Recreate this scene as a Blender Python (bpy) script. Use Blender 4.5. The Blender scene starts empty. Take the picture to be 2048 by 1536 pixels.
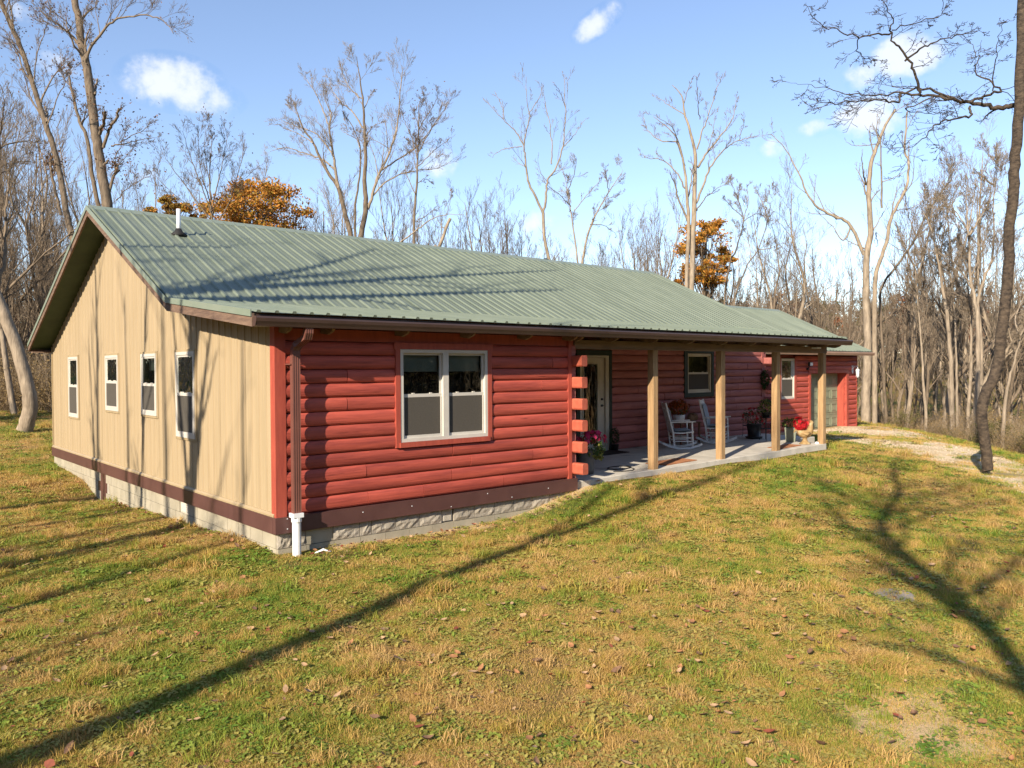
import bpy, bmesh, math, random
import numpy as np
from mathutils import Matrix, Vector
R = math.radians
sc = bpy.context.scene
COL = sc.collection
# ------------------------------------------------------------------ camera
CAM = np.array([-4.3705, -9.6093, 1.8665]); YAW, PIT, ROL, FOC = .7161, -.0192, -.0052, 1591.9
def ray(u, v):
    """direction (forward component 1) through pixel u,v of the 2048x1536 photograph"""
    r3 = (u-1024)/FOC; u3 = -(v-768)/FOC
    c, s = math.cos(ROL), math.sin(ROL); rt = r3*c-u3*s; up2 = r3*s+u3*c
    c, s = math.cos(PIT), math.sin(PIT); fw = c-up2*s; up = s+up2*c
    cy, sy = math.cos(YAW), math.sin(YAW)
    return np.array([fw*sy+rt*cy, fw*cy-rt*sy, up])
def at(u, v, t): return CAM+ray(u, v)*t
def onY(u, v, y): d = ray(u, v); return CAM+d*((y-CAM[1])/d[1])
def onZ(u, v, z): d = ray(u, v); return CAM+d*((z-CAM[2])/d[2])
def PX(u, y): return float(onY(u, 800, y)[0])
fwd = ray(1024, 768); rgt = ray(1024+FOC, 768)-fwd; upv = ray(1024, 768-FOC)-fwd
cd = bpy.data.cameras.new('camera'); cam = bpy.data.objects.new('camera', cd); COL.objects.link(cam)
M = Matrix.Identity(4)
for i in range(3): M[i][0] = rgt[i]; M[i][1] = upv[i]; M[i][2] = -fwd[i]; M[i][3] = CAM[i]
cam.matrix_world = M
cd.sensor_width = 36; cd.lens = FOC/2048*36; cd.clip_end = 3000; cd.clip_start = .05
sc.camera = cam
# ------------------------------------------------------------------ sun, sky, exposure
SUN = Vector((2.56, 1.0, -1.39)).normalized()
EL = math.asin(-SUN.z)
sl = bpy.data.lights.new('sun', 'SUN'); sl.energy = 5.0; sl.angle = R(.55); sl.color = (1, .89, .74)
so = bpy.data.objects.new('sun', sl); COL.objects.link(so)
so.rotation_euler = SUN.to_track_quat('-Z', 'Y').to_euler(); so.location = (-20, -8, 12)
W = bpy.data.worlds.new('World'); sc.world = W; W.use_nodes = True
wn = W.node_tree.nodes; wl = W.node_tree.links; wn.clear()
wout = wn.new('ShaderNodeOutputWorld'); wbg = wn.new('ShaderNodeBackground')
sky = wn.new('ShaderNodeTexSky'); sky.sky_type = 'NISHITA'; sky.sun_disc = False
sky.sun_elevation = EL; sky.sun_rotation = math.atan2(-SUN.x, -SUN.y)
sky.altitude = 200; sky.air_density = 1.0; sky.dust_density = .1; sky.ozone_density = 2.4
wbg.inputs[1].default_value = .12
wl.new(wbg.outputs[0], wout.inputs[0])
def vmath(op, a, b=None):
    n = wn.new('ShaderNodeVectorMath'); n.operation = op
    if hasattr(a, 'links'): wl.new(a, n.inputs[0])
    else: n.inputs[0].default_value = a
    if b is not None:
        if hasattr(b, 'links'): wl.new(b, n.inputs[1])
        else: n.inputs[1].default_value = b
    return n.outputs['Value'] if op == 'DOT_PRODUCT' else n.outputs[0]
def wmath(op, a, b=0., clamp=False):
    n = wn.new('ShaderNodeMath'); n.operation = op; n.use_clamp = clamp
    for i, x in enumerate((a, b)):
        if hasattr(x, 'links'): wl.new(x, n.inputs[i])
        else: n.inputs[i].default_value = x
    return n.outputs[0]
tc = wn.new('ShaderNodeTexCoord'); dirv = tc.outputs['Generated']
nz = wn.new('ShaderNodeTexNoise'); nz.inputs['Scale'].default_value = 48; nz.inputs['Detail'].default_value = 6; nz.inputs['Roughness'].default_value = .6
wl.new(dirv, nz.inputs['Vector'])
nz2 = wn.new('ShaderNodeTexNoise'); nz2.inputs['Scale'].default_value = 17; nz2.inputs['Detail'].default_value = 3
wl.new(dirv, nz2.inputs['Vector'])
total = None
# small fair-weather clouds: pixel centre, half width, half height, density
for u, v, a, b, dn in ((345, 165, 112, 62, .95), (395, 195, 100, 42, .55), (290, 165, 50, 40, .7), (1195, 45, 66, 30, .8), (1815, 112, 84, 50, 1.), (1725, 150, 42, 34, .6),
                       (1740, 235, 82, 48, .95), (1630, 256, 44, 20, .5), (878, 322, 48, 38, .65), (125, 128, 60, 34, .5),
                       (1543, 296, 32, 22, .5), (1075, 445, 45, 40, .5), (300, 355, 46, 26, .3), (1700, 25, 60, 10, .0), (35, 20, 42, 26, .4)):
    d = ray(u, v); L = np.linalg.norm(d); d = d/L
    r_ = np.cross(d, (0, 0, 1)); r_ /= np.linalg.norm(r_); q_ = np.cross(r_, d)
    ax, by = a/FOC/L, b/FOC/L
    tilt = -.55 if u == 1195 else 0
    rr = r_*math.cos(tilt)-q_*math.sin(tilt); qq = r_*math.sin(tilt)+q_*math.cos(tilt)
    x = wmath('DIVIDE', vmath('DOT_PRODUCT', dirv, tuple(rr)), ax)
    y = wmath('DIVIDE', vmath('DOT_PRODUCT', dirv, tuple(qq)), by)
    rad = wmath('ADD', wmath('POWER', x, 2.), wmath('POWER', y, 2.))
    fr = wmath('GREATER_THAN', vmath('DOT_PRODUCT', dirv, tuple(d)), .5)
    k = wmath('MULTIPLY', wmath('SUBTRACT', 1., rad, True), fr)
    k = wmath('MULTIPLY', k, dn)
    total = k if total is None else wmath('MAXIMUM', total, k)
nmix = wmath('ADD', wmath('MULTIPLY', nz.outputs['Fac'], .6), wmath('MULTIPLY', nz2.outputs['Fac'], .4))
val = wmath('ADD', wmath('MULTIPLY', total, .95), wmath('MULTIPLY', wmath('SUBTRACT', nmix, .5), 2.6))
val = wmath('MULTIPLY', wmath('SUBTRACT', val, .12), wmath('MULTIPLY', total, 3., True))
mr = wn.new('ShaderNodeMapRange'); mr.interpolation_type = 'SMOOTHSTEP'; wl.new(val, mr.inputs[0]); mr.inputs[1].default_value = -.12; mr.inputs[2].default_value = .75; mr.inputs[4].default_value = .8
mx = wn.new('ShaderNodeMix'); mx.data_type = 'RGBA'
wl.new(mr.outputs[0], mx.inputs[0]); tint = wn.new('ShaderNodeMix'); tint.data_type = 'RGBA'; tint.blend_type = 'MULTIPLY'; tint.inputs[0].default_value = 1; wl.new(sky.outputs[0], tint.inputs[6]); tint.inputs[7].default_value = (1.03, .975, 1.0, 1); wl.new(tint.outputs[2], mx.inputs[6]); mx.inputs[7].default_value = (4.9, 5.05, 5.35, 1)
wl.new(mx.outputs[2], wbg.inputs[0])
sc.view_settings.view_transform = 'Standard'; sc.view_settings.look = 'None'
sc.view_settings.exposure = .88; sc.view_settings.gamma = 1; sc.view_settings.use_curve_mapping = False
sc.cycles.max_bounces = 6; sc.cycles.transparent_max_bounces = 12; sc.cycles.use_denoising = True
# ------------------------------------------------------------------ helpers
MATS = {}
def pmat(name, c1, c2=None, scale=6., stretch=(1, 1, 1), rough=.75, bump=0., bscale=None, detail=5, lo=.35, hi=.65, spec=.35, metal=0., rnd=.0, spots=None, spot_scale=3., spot_thr=.68, coord='Object', inst=0.):
    m = bpy.data.materials.new(name); m.use_nodes = True
    n = m.node_tree.nodes; l = m.node_tree.links
    p = n['Principled BSDF']; p.inputs['Roughness'].default_value = rough; p.inputs['Specular IOR Level'].default_value = spec; p.inputs['Metallic'].default_value = metal
    if coord == 'World':
        g = n.new('ShaderNodeNewGeometry'); src = g.outputs['Position']
    else:
        g = n.new('ShaderNodeTexCoord'); src = g.outputs['Object']
    mp = n.new('ShaderNodeMapping'); mp.inputs['Scale'].default_value = stretch; l.new(src, mp.inputs[0])
    nt = n.new('ShaderNodeTexNoise'); nt.inputs['Scale'].default_value = scale; nt.inputs['Detail'].default_value = detail; nt.inputs['Roughness'].default_value = .62
    l.new(mp.outputs[0], nt.inputs['Vector'])
    cr = n.new('ShaderNodeValToRGB'); cr.color_ramp.elements[0].position = lo; cr.color_ramp.elements[1].position = hi
    c2 = c2 or tuple(x*.72 for x in c1)
    cr.color_ramp.elements[0].color = (*c2, 1); cr.color_ramp.elements[1].color = (*c1, 1)
    l.new(nt.outputs['Fac'], cr.inputs[0]); colr = cr.outputs[0]
    if spots:
        ns = n.new('ShaderNodeTexNoise'); ns.inputs['Scale'].default_value = spot_scale; ns.inputs['Detail'].default_value = 3
        l.new(mp.outputs[0], ns.inputs['Vector'])
        mrr = n.new('ShaderNodeMapRange'); l.new(ns.outputs['Fac'], mrr.inputs[0]); mrr.inputs[1].default_value = spot_thr; mrr.inputs[2].default_value = spot_thr+.09
        mm = n.new('ShaderNodeMix'); mm.data_type = 'RGBA'; l.new(mrr.outputs[0], mm.inputs[0]); l.new(colr, mm.inputs[6]); mm.inputs[7].default_value = (*spots, 1); colr = mm.outputs[2]
    if rnd or inst:
        hs = n.new('ShaderNodeHueSaturation'); l.new(colr, hs.inputs['Color'])
        if inst:
            an = n.new('ShaderNodeAttribute'); an.attribute_type = 'INSTANCER'; an.attribute_name = 'rnd'; rsrc = an.outputs['Fac']; amp = inst
        else:
            oi = n.new('ShaderNodeObjectInfo'); rsrc = oi.outputs['Random']; amp = rnd
        ma = n.new('ShaderNodeMath'); ma.operation = 'MULTIPLY_ADD'; l.new(rsrc, ma.inputs[0]); ma.inputs[1].default_value = 2*amp; ma.inputs[2].default_value = 1-amp
        l.new(ma.outputs[0], hs.inputs['Value']); colr = hs.outputs[0]
    l.new(colr, p.inputs['Base Color'])
    if bump:
        nb = n.new('ShaderNodeTexNoise'); nb.inputs['Scale'].default_value = bscale or scale*3; nb.inputs['Detail'].default_value = 6; l.new(mp.outputs[0], nb.inputs['Vector'])
        bp = n.new('ShaderNodeBump'); bp.inputs['Strength'].default_value = 1; bp.inputs['Distance'].default_value = bump; l.new(nb.outputs['Fac'], bp.inputs['Height']); l.new(bp.outputs[0], p.inputs['Normal'])
    MATS[name] = m
    return m
class MB:
    def __init__(s): s.v = []; s.f = []; s.m = []; s.cur = 0
    def add(s, vs, fs):
        o = len(s.v); s.v += [tuple(map(float, p)) for p in vs]; s.f += [tuple(i+o for i in f) for f in fs]; s.m += [s.cur]*len(fs); return s
    def box(s, a, b):
        x0, y0, z0 = a; x1, y1, z1 = b
        return s.add([(x0, y0, z0), (x1, y0, z0), (x1, y1, z0), (x0, y1, z0), (x0, y0, z1), (x1, y0, z1), (x1, y1, z1), (x0, y1, z1)],
                     [(0, 3, 2, 1), (4, 5, 6, 7), (0, 1, 5, 4), (1, 2, 6, 5), (2, 3, 7, 6), (3, 0, 4, 7)])
    def prism(s, prof, f0, f1, cap=True):
        """prof: closed list of 2D points, f0/f1 map a 2D point to 3D at each end"""
        n = len(prof); vs = [f0(*p) for p in prof]+[f1(*p) for p in prof]
        fs = [(i, (i+1) % n, n+(i+1) % n, n+i) for i in range(n)]
        if cap: fs += [tuple(range(n))[::-1], tuple(range(n, 2*n))]
        return s.add(vs, fs)
    def bar(s, p, q, w, h=None, up=(0, 0, 1)):
        p, q = Vector(p), Vector(q); h = h or w; d = (q-p).normalized(); u = Vector(up)
        if abs(d.dot(u)) > .97: u = Vector((1, 0, 0))
        a = d.cross(u).normalized()*w/2; b = a.cross(d).normalized()*h/2
        return s.add([p-a-b, p+a-b, p+a+b, p-a+b, q-a-b, q+a-b, q+a+b, q-a+b], [(0, 3, 2, 1), (4, 5, 6, 7), (0, 1, 5, 4), (1, 2, 6, 5), (2, 3, 7, 6), (3, 0, 4, 7)])
    def tube(s, pts, rad, n=8, cap=True):
        pts = [Vector(p) for p in pts]; m = len(pts)
        rad = rad if hasattr(rad, '__len__') else [rad]*m
        vs = []; ref = None
        for i, p in enumerate(pts):
            t = (pts[min(i+1, m-1)]-pts[max(i-1, 0)]).normalized()
            if ref is None:
                ref = Vector((0, 0, 1)) if abs(t.z) < .9 else Vector((1, 0, 0))
            a = t.cross(ref).normalized(); b = t.cross(a).normalized(); ref = a.cross(t) if False else ref
            vs += [p+(a*math.cos(k*2*math.pi/n)+b*math.sin(k*2*math.pi/n))*rad[i] for k in range(n)]
        fs = [(i*n+k, i*n+(k+1) % n, (i+1)*n+(k+1) % n, (i+1)*n+k) for i in range(m-1) for k in range(n)]
        if cap: fs += [tuple(range(n))[::-1], tuple((m-1)*n+k for k in range(n))]
        return s.add(vs, fs)
    def lathe(s, prof, n=14, c=(0, 0, 0), cap=True):
        vs = [(c[0]+r*math.cos(k*2*math.pi/n), c[1]+r*math.sin(k*2*math.pi/n), c[2]+z) for r, z in prof for k in range(n)]; m = len(prof)
        fs = [(i*n+k, i*n+(k+1) % n, (i+1)*n+(k+1) % n, (i+1)*n+k) for i in range(m-1) for k in range(n)]
        if cap: fs += [tuple(range(n))[::-1], tuple((m-1)*n+k for k in range(n))]
        return s.add(vs, fs)
    def obj(s, name, mat, parent=None, smooth=False, bevel=0., loc=None):
        me = bpy.data.meshes.new(name); me.from_pydata(s.v, [], s.f)
        mats = mat if isinstance(mat, (list, tuple)) else [mat]
        for m in mats: me.materials.append(m)
        if len(mats) > 1: me.polygons.foreach_set('material_index', s.m)
        bm = bmesh.new(); bm.from_mesh(me); bmesh.ops.recalc_face_normals(bm, faces=bm.faces)
        if bevel: bmesh.ops.bevel(bm, geom=bm.edges[:], offset=bevel, segments=1, affect='EDGES', profile=.5)
        bm.to_mesh(me); bm.free()
        if smooth: me.polygons.foreach_set('use_smooth', [True]*len(me.polygons))
        me.update()
        o = bpy.data.objects.new(name, me); COL.objects.link(o)
        if parent is not None: o.parent = parent
        if loc is not None: o.location = loc
        return o
def fast_mesh(name, V, F, mats, mi=None, smooth=False):
    """V (n,3); F list of (k,3|4) int arrays"""
    me = bpy.data.meshes.new(name); V = np.asarray(V, np.float32)
    me.vertices.add(len(V)); me.vertices.foreach_set('co', V.ravel())
    F = [np.asarray(f, np.int32) for f in F if len(f)]
    tot = np.concatenate([np.full(len(f), f.shape[1], np.int32) for f in F]); loops = np.concatenate([f.ravel() for f in F])
    me.loops.add(len(loops)); me.loops.foreach_set('vertex_index', loops)
    me.polygons.add(len(tot)); me.polygons.foreach_set('loop_start', np.concatenate([[0], np.cumsum(tot)[:-1]]).astype(np.int32)); me.polygons.foreach_set('loop_total', tot)
    for m in mats: me.materials.append(m)
    if mi is not None: me.polygons.foreach_set('material_index', np.asarray(mi, np.int32))
    me.update(calc_edges=True); me.validate()
    if smooth: me.polygons.foreach_set('use_smooth', [True]*len(me.polygons))
    return me
def link(name, me, parent=None, loc=None):
    o = bpy.data.objects.new(name, me); COL.objects.link(o)
    if parent is not None: o.parent = parent
    if loc is not None: o.location = loc
    return o
def tag(o, label=None, cat=None, group=None, kind=None):
    if label: o['label'] = label
    if cat: o['category'] = cat
    if group: o['group'] = group
    if kind: o['kind'] = kind
    return o
def empty(name, loc=(0, 0, 0), rz=0., label=None, cat=None, group=None):
    o = bpy.data.objects.new(name, None); COL.objects.link(o); o.location = loc; o.rotation_euler = (0, 0, rz); o.empty_display_size = .2
    return tag(o, label, cat, group)
def copy_tree(o, parent=None):
    c = o.copy(); COL.objects.link(c)
    if parent is not None: c.parent = parent
    for ch in list(o.children): copy_tree(ch, c)
    return c
# ------------------------------------------------------------------ materials
m_siding = pmat('tan_steel_siding', (.385, .295, .178), (.345, .262, .155), 1.2, (1, 6, .5), .42, spec=.4)
m_siding_trim = pmat('tan_trim', (.38, .29, .165), (.34, .255, .145), 2, rough=.45)
m_log = pmat('red_stained_log', (.475, .092, .058), (.28, .052, .037), 4., (.3, 3.5, 3.5), .55, .004, 9, rnd=.15, spots=(.15, .03, .022), spot_scale=6, spot_thr=.665, spec=.35)
m_logp = pmat('porch_shade_red_stained_log', (.42, .145, .12), (.30, .095, .08), 5., (.35, 3, 3), .6, .0025, 9, rnd=.12, spots=(.07, .018, .014), spot_scale=5.5, spot_thr=.66, spec=.3)  # second log red, with the sky-lit porch shade put into its colour
m_logend = pmat('red_log_end_grain', (.46, .115, .065), (.36, .08, .045), 7, rough=.6, bump=.003)
m_redtrim = pmat('red_stained_board', (.40, .082, .05), (.31, .06, .04), 6, (3, 3, .4), .5, .0015)
m_band = pmat('brown_metal_band', (.105, .048, .042), (.085, .038, .034), 3, rough=.38, spec=.45)
m_gutter = pmat('brown_gutter_metal', (.075, .045, .036), (.06, .035, .029), 3, rough=.3, spec=.5)
m_spout = pmat('brown_downspout_metal', (.16, .065, .048), (.13, .052, .04), 3, rough=.33, spec=.5)
m_roof = pmat('sage_green_roof_metal', (.168, .192, .138), (.115, .137, .095), 1.6, (3.5, .45, .45), .42, lo=.3, hi=.7, spec=.5, rnd=.05)
m_rooftrim = pmat('sage_green_trim_metal', (.22, .245, .19), (.18, .22, .16), 2, rough=.4, spec=.5)
m_soffit = pmat('dark_green_soffit', (.05, .072, .03), (.035, .052, .022), 3, (1, 1, 1), .7)
m_weath = pmat('weathered_brown_board', (.21, .135, .09), (.10, .062, .045), 5, (.6, .6, 5), .85, .004, 16, lo=.3, hi=.7)
m_wood = pmat('aged_pine_post', (.42, .27, .13), (.27, .16, .075), 4, (6, 6, .5), .75, .003, 10, spots=(.13, .07, .035), spot_scale=2.5, spot_thr=.69)
m_beam = pmat('grey_brown_beam', (.27, .19, .125), (.17, .115, .08), 4, (.4, 4, 4), .8, .003, 8)
m_ceil = pmat('porch_ceiling_wood', (.27, .18, .125), (.18, .12, .085), 3, (.5, 4, 4), .85)
m_splitblk = pmat('split_face_block', (.42, .37, .29), (.27, .235, .185), 12, rough=.95, bump=.012, bscale=22, rnd=.10, lo=.3, hi=.7)
m_block = pmat('smooth_concrete_block', (.38, .335, .245), (.30, .265, .19), 3, rough=.9, bump=.002, bscale=60, rnd=.05)
m_mortar = pmat('mortar', (.40, .36, .29), (.33, .30, .24), 8, rough=.95, bump=.003)
m_conc = pmat('porch_concrete', (.58, .53, .44), (.44, .40, .33), 2.2, rough=.85, bump=.002, bscale=40, spots=(.30, .27, .22), spot_scale=1.5, spot_thr=.6)
m_white = pmat('white_vinyl', (.56, .52, .45), (.51, .475, .41), 4, rough=.4)
m_whitepaint = pmat('white_chair_paint', (.72, .71, .68), (.60, .58, .54), 9, rough=.55)
m_pvc = pmat('white_pvc_pipe', (.80, .80, .78), (.70, .69, .66), 5, rough=.35, spec=.5)
m_beige = pmat('beige_door_paint', (.62, .56, .43), (.55, .49, .38), 4, rough=.45)
m_greentrim = pmat('dark_green_trim', (.028, .042, .026), (.02, .03, .019), 5, rough=.55)
m_screen = pmat('window_screen', (.088, .078, .063), (.072, .064, .052), 50, rough=.8, spec=.2)
m_twigtan = pmat('tan_brush_stem', (.33, .245, .15), (.20, .145, .09), 4, rough=.9)
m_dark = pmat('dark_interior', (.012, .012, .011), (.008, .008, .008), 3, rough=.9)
m_blind = pmat('pale_green_blind', (.30, .34, .29), (.26, .30, .25), 4, rough=.8)
m_gdoor = pmat('garage_door_paint', (.235, .25, .165), (.205, .22, .145), 3, rough=.5)
m_black = pmat('black_iron', (.015, .014, .013), (.01, .01, .009), 6, rough=.5)
m_rubber = pmat('black_rubber', (.02, .018, .016), (.014, .013, .012), 6, rough=.7)
m_lead = pmat('galvanised_flue', (.72, .73, .74), (.6, .61, .62), 5, rough=.35, spec=.6)
m_bark = pmat('grey_brown_bark', (.20, .15, .10), (.07, .052, .036), 5, (2.2, 2.2, .45), .95, .02, 9, lo=.3, hi=.68)
m_bark2 = pmat('pale_bark', (.36, .285, .20), (.15, .115, .08), 4, (2.2, 2.2, .5), .95, .015, 9, lo=.3, hi=.68)
m_barkd = pmat('dark_bark', (.105, .076, .05), (.02, .015, .012), 9, (1., 1., 1.5), .95, .03, 16, lo=.3, hi=.7)
m_barkt = pmat('brown_twig_bark', (.22, .165, .11), (.13, .097, .066), 5, (2, 2, .6), .95)
m_barkg = pmat('grey_twig_bark', (.32, .25, .175), (.19, .15, .105), 5, (2, 2, .6), .95)
def leafmat(name, c1, c2, inst=0., tr=.3, scale=4., coord='World'):
    m = pmat(name, c1, c2, scale, rough=.6, lo=.32, hi=.68, inst=inst, coord=coord, spec=.25)
    n = m.node_tree.nodes; l = m.node_tree.links; p = n['Principled BSDF']; out = n['Material Output']
    t = n.new('ShaderNodeBsdfTranslucent'); src = p.inputs['Base Color'].links[0].from_socket; l.new(src, t.inputs[0])
    mxs = n.new('ShaderNodeMixShader'); mxs.inputs[0].default_value = tr; l.new(p.outputs[0], mxs.inputs[1]); l.new(t.outputs[0], mxs.inputs[2]); l.new(mxs.outputs[0], out.inputs[0])
    return m
m_oak = leafmat('oak_leaf', (.68, .31, .05), (.40, .17, .03), scale=1.3)
m_oakg = leafmat('olive_oak_leaf', (.42, .26, .04), (.20, .145, .028), scale=1.3)
m_dryleaf = leafmat('dry_leaf', (.22, .11, .05), (.12, .06, .03))
m_brush = leafmat('brush_leaf', (.32, .215, .09), (.18, .125, .05), inst=.35, scale=.8)
m_brushg = leafmat('green_brush_leaf', (.15, .135, .035), (.085, .085, .022), inst=.35, scale=.8)
m_drygrass = leafmat('tall_dry_grass', (.46, .33, .16), (.32, .22, .10), inst=.2, scale=.8)
m_red = leafmat('red_petal', (.62, .02, .03), (.42, .012, .02), scale=30)
m_pink = leafmat('pink_petal', (.75, .05, .16), (.58, .03, .11), scale=30)
m_orange = leafmat('rust_petal', (.42, .10, .015), (.25, .05, .01), scale=30)
m_pleaf = leafmat('plant_leaf', (.07, .12, .025), (.035, .07, .015), scale=20)
m_pleafy = leafmat('yellow_green_leaf', (.30, .28, .06), (.16, .18, .04), scale=20)
m_cedar = leafmat('cedar_needle', (.05, .085, .02), (.025, .05, .012), scale=2.)
def glassmat():
    m = bpy.data.materials.new('window_glass'); m.use_nodes = True; n = m.node_tree.nodes; l = m.node_tree.links; n.clear()
    out = n.new('ShaderNodeOutputMaterial'); t = n.new('ShaderNodeBsdfTransparent'); t.inputs[0].default_value = (.82, .86, .82, 1)
    g = n.new('ShaderNodeBsdfGlossy'); g.inputs['Roughness'].default_value = .015; g.inputs[0].default_value = (.9, .95, .92, 1)
    fr = n.new('ShaderNodeFresnel'); fr.inputs[0].default_value = 1.8
    nt = n.new('ShaderNodeTexNoise'); nt.inputs['Scale'].default_value = 2.2; b = n.new('ShaderNodeBump'); b.inputs['Distance'].default_value = .004; l.new(nt.outputs['Fac'], b.inputs['Height']); l.new(b.outputs[0], g.inputs['Normal'])
    mxs = n.new('ShaderNodeMixShader'); l.new(fr.outputs[0], mxs.inputs[0]); l.new(t.outputs[0], mxs.inputs[1]); l.new(g.outputs[0], mxs.inputs[2]); l.new(mxs.outputs[0], out.inputs[0])
    return m
m_glass = glassmat()
# ------------------------------------------------------------------ terrain
CP = np.array([(0, -.15, -.50), (1.4, -.15, -.53), (2.7, -.15, -.545), (4.4, -.15, -.45), (5.4, -.15, -.215), (7.4, -.1, -.17), (10, -.1, -.145), (14.1, -.1, -.13), (15.7, 1., -.2), (16.5, 3, -.3),
 (0, 1, -.45), (0, 3, -.585), (0, 4.65, -.60), (0, 6.2, -.68), (0, 7.7, -.76), (-.1, 8.45, -.86), (-.4, 9.3, -.62), (0, 10.5, -.52), (0, 12.8, -.43), (-3, 9, -.62), (-3, 13, -.42), (-3, 5, -.66), (-3, 1, -.6), (-6, 5, -.7),
 (5, 6, -.5), (10, 6, -.5), (15, 8, -.5), (20, 9, -.5), (22, 4.6, -.42), (26, 4.6, -.46), (20, 1.5, -.32), (17, .8, -.24), (24, 2, -.5), (20, -1.2, -.44), (16.3, -2.85, -.56), (14, -4.5, -.62), (18, -3.5, -.6),
 (0, -3.5, -.60), (3, -3, -.50), (7, -2, -.33), (11, -1.5, -.30), (5, -6, -.62), (9, -5.5, -.60), (12, -3, -.45), (-4, -4, -.68), (-8, -4, -.75), (-4.4, -9.6, -.72), (1, -9, -.7), (8, -10, -.8), (15, -9, -.9),
 (27.5, 3.5, -.62), (30, 6, -.75), (35.5, 9, -.9), (24.5, -.6, -.9), (27, -2, -1.4), (21, -4, -1.0), (25, -7, -1.8), (32, 1, -2.), (36, 4, -2.2), (40, 12, -2.2), (45, 0, -4.), (38, -10, -3.6), (60, 10, -4.5), (45, 25, -2.5),
 (1.5, 25, -.38), (-6, 25, -.4), (-4, 40, 0), (10, 22, -.5), (10, 40, .2), (25, 22, -.8), (30, 30, -1.), (25, 50, 0), (-25, 20, -.5), (-30, 45, .5), (-18, 0, -.9), (-25, -10, -1), (-12, -20, -1), (8, -25, -1.4), (25, -22, -2.2), (-30, -40, -1), (20, -50, -2),
 (-10, 90, 2), (40, 90, 2.), (90, 60, .5), (85, 20, -1.), (85, -20, -1), (-60, 60, 3), (-60, -20, 0), (60, -50, -2)], float)
def _phi(d): return np.sqrt(d*d+.6)
_A = _phi(np.linalg.norm(CP[:, None, :2]-CP[None, :, :2], axis=2)); _n = len(CP)
_S = np.zeros((_n+3, _n+3)); _S[:_n, :_n] = _A-np.eye(_n)*.02; _S[:_n, _n] = 1; _S[:_n, _n+1:] = CP[:, :2]; _S[_n:, :_n] = _S[:_n, _n:].T
_w = np.linalg.solve(_S, np.concatenate([CP[:, 2], np.zeros(3)]))
def hgt(x, y):
    x = np.asarray(x, float); y = np.asarray(y, float); sh = x.shape; x = x.ravel(); y = y.ravel()
    out = np.empty(len(x))
    for i in range(0, len(x), 20000):
        X, Y = x[i:i+20000], y[i:i+20000]
        d = np.hypot(X[:, None]-CP[None, :, 0], Y[:, None]-CP[None, :, 1])
        out[i:i+20000] = _phi(d)@_w[:_n]+_w[_n]+_w[_n+1]*X+_w[_n+2]*Y
    r = np.hypot(x-5, y); far = np.clip((r-95)/75, 0, 1); far = far*far*(3-2*far)
    hill = 4.2+1.6*np.sin(x*.021+1)*np.cos(y*.017)+1.5*np.sin(x*.05+y*.04)
    out = out*(1-far)+hill*far
    near = np.clip((r-2)/4, 0, 1)
    out = out+.018*near*(np.sin(x*1.7+y*.6)*np.cos(y*1.9-x*.4))
    return out.reshape(sh)
def h1(x, y): return float(hgt(np.array([x]), np.array([y]))[0])
def grass_nodes(m, inst):
    n = m.node_tree.nodes; l = m.node_tree.links; p = n['Principled BSDF']
    g = n.new('ShaderNodeNewGeometry')
    def noise(s, d=4, r=.6):
        t = n.new('ShaderNodeTexNoise'); t.inputs['Scale'].default_value = s; t.inputs['Detail'].default_value = d; t.inputs['Roughness'].default_value = r; l.new(g.outputs['Position'], t.inputs['Vector']); return t.outputs['Fac']
    def mth(op, a, b, c=None):
        q = n.new('ShaderNodeMath'); q.operation = op
        for i, x in enumerate((a, b, c)):
            if x is None: continue
            if hasattr(x, 'links'): l.new(x, q.inputs[i])
            else: q.inputs[i].default_value = x
        return q.outputs[0]
    f = mth('MULTIPLY_ADD', noise(.30, 3), 1.15, mth('MULTIPLY_ADD', noise(1.5, 5), .75, -.17))
    f = mth('ADD', f, mth('MULTIPLY', noise(9, 3), .45))
    if inst:
        a = n.new('ShaderNodeAttribute'); a.attribute_type = 'INSTANCER'; a.attribute_name = 'rnd'
        f = mth('ADD', f, mth('MULTIPLY_ADD', a.outputs['Fac'], .5, -.25))
    else: f = mth('ADD', f, mth('MULTIPLY_ADD', noise(60, 3), .6, -.3))
    return f, n, l, p, noise, mth
def g_pos(n): return n.new('ShaderNodeNewGeometry').outputs['Position']
def ramp(n, l, f, els):
    cr = n.new('ShaderNodeValToRGB'); e = cr.color_ramp.elements
    while len(e) < len(els): e.new(.5)
    for q, (pos, c) in zip(e, els): q.position = pos; q.color = (*c, 1)
    l.new(f, cr.inputs[0]); return cr.outputs[0]
def divm(mth, f): return mth('DIVIDE', f, 2.)
m_ground = bpy.data.materials.new('lawn_soil_thatch_and_gap_shade'); m_ground.use_nodes = True
f, n, l, p, noise, mth = grass_nodes(m_ground, False)
c = ramp(n, l, divm(mth, f), [(.36, (.23, .15, .062)), (.475, (.205, .13, .044)), (.535, (.15, .115, .033)), (.59, (.105, .112, .023)), (.68, (.075, .10, .017))])  # soil and thatch tones, darkened so gaps between blades look shaded
mm = n.new('ShaderNodeMix'); mm.data_type = 'RGBA'; mrr = n.new('ShaderNodeMapRange'); 
vd = n.new('ShaderNodeVectorMath'); vd.operation = 'DISTANCE'; l.new(g_pos(n), vd.inputs[0]); vd.inputs[1].default_value = tuple(onZ(1850, 1450, -.68)); dirt = mth('MAXIMUM', noise(.42, 5, .7), mth('MULTIPLY_ADD', noise(2.2, 5, .7), .6, mth('MULTIPLY_ADD', vd.outputs['Value'], -.33, .60)))
sx = n.new('ShaderNodeSeparateXYZ'); l.new(g_pos(n), sx.inputs[0])
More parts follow.
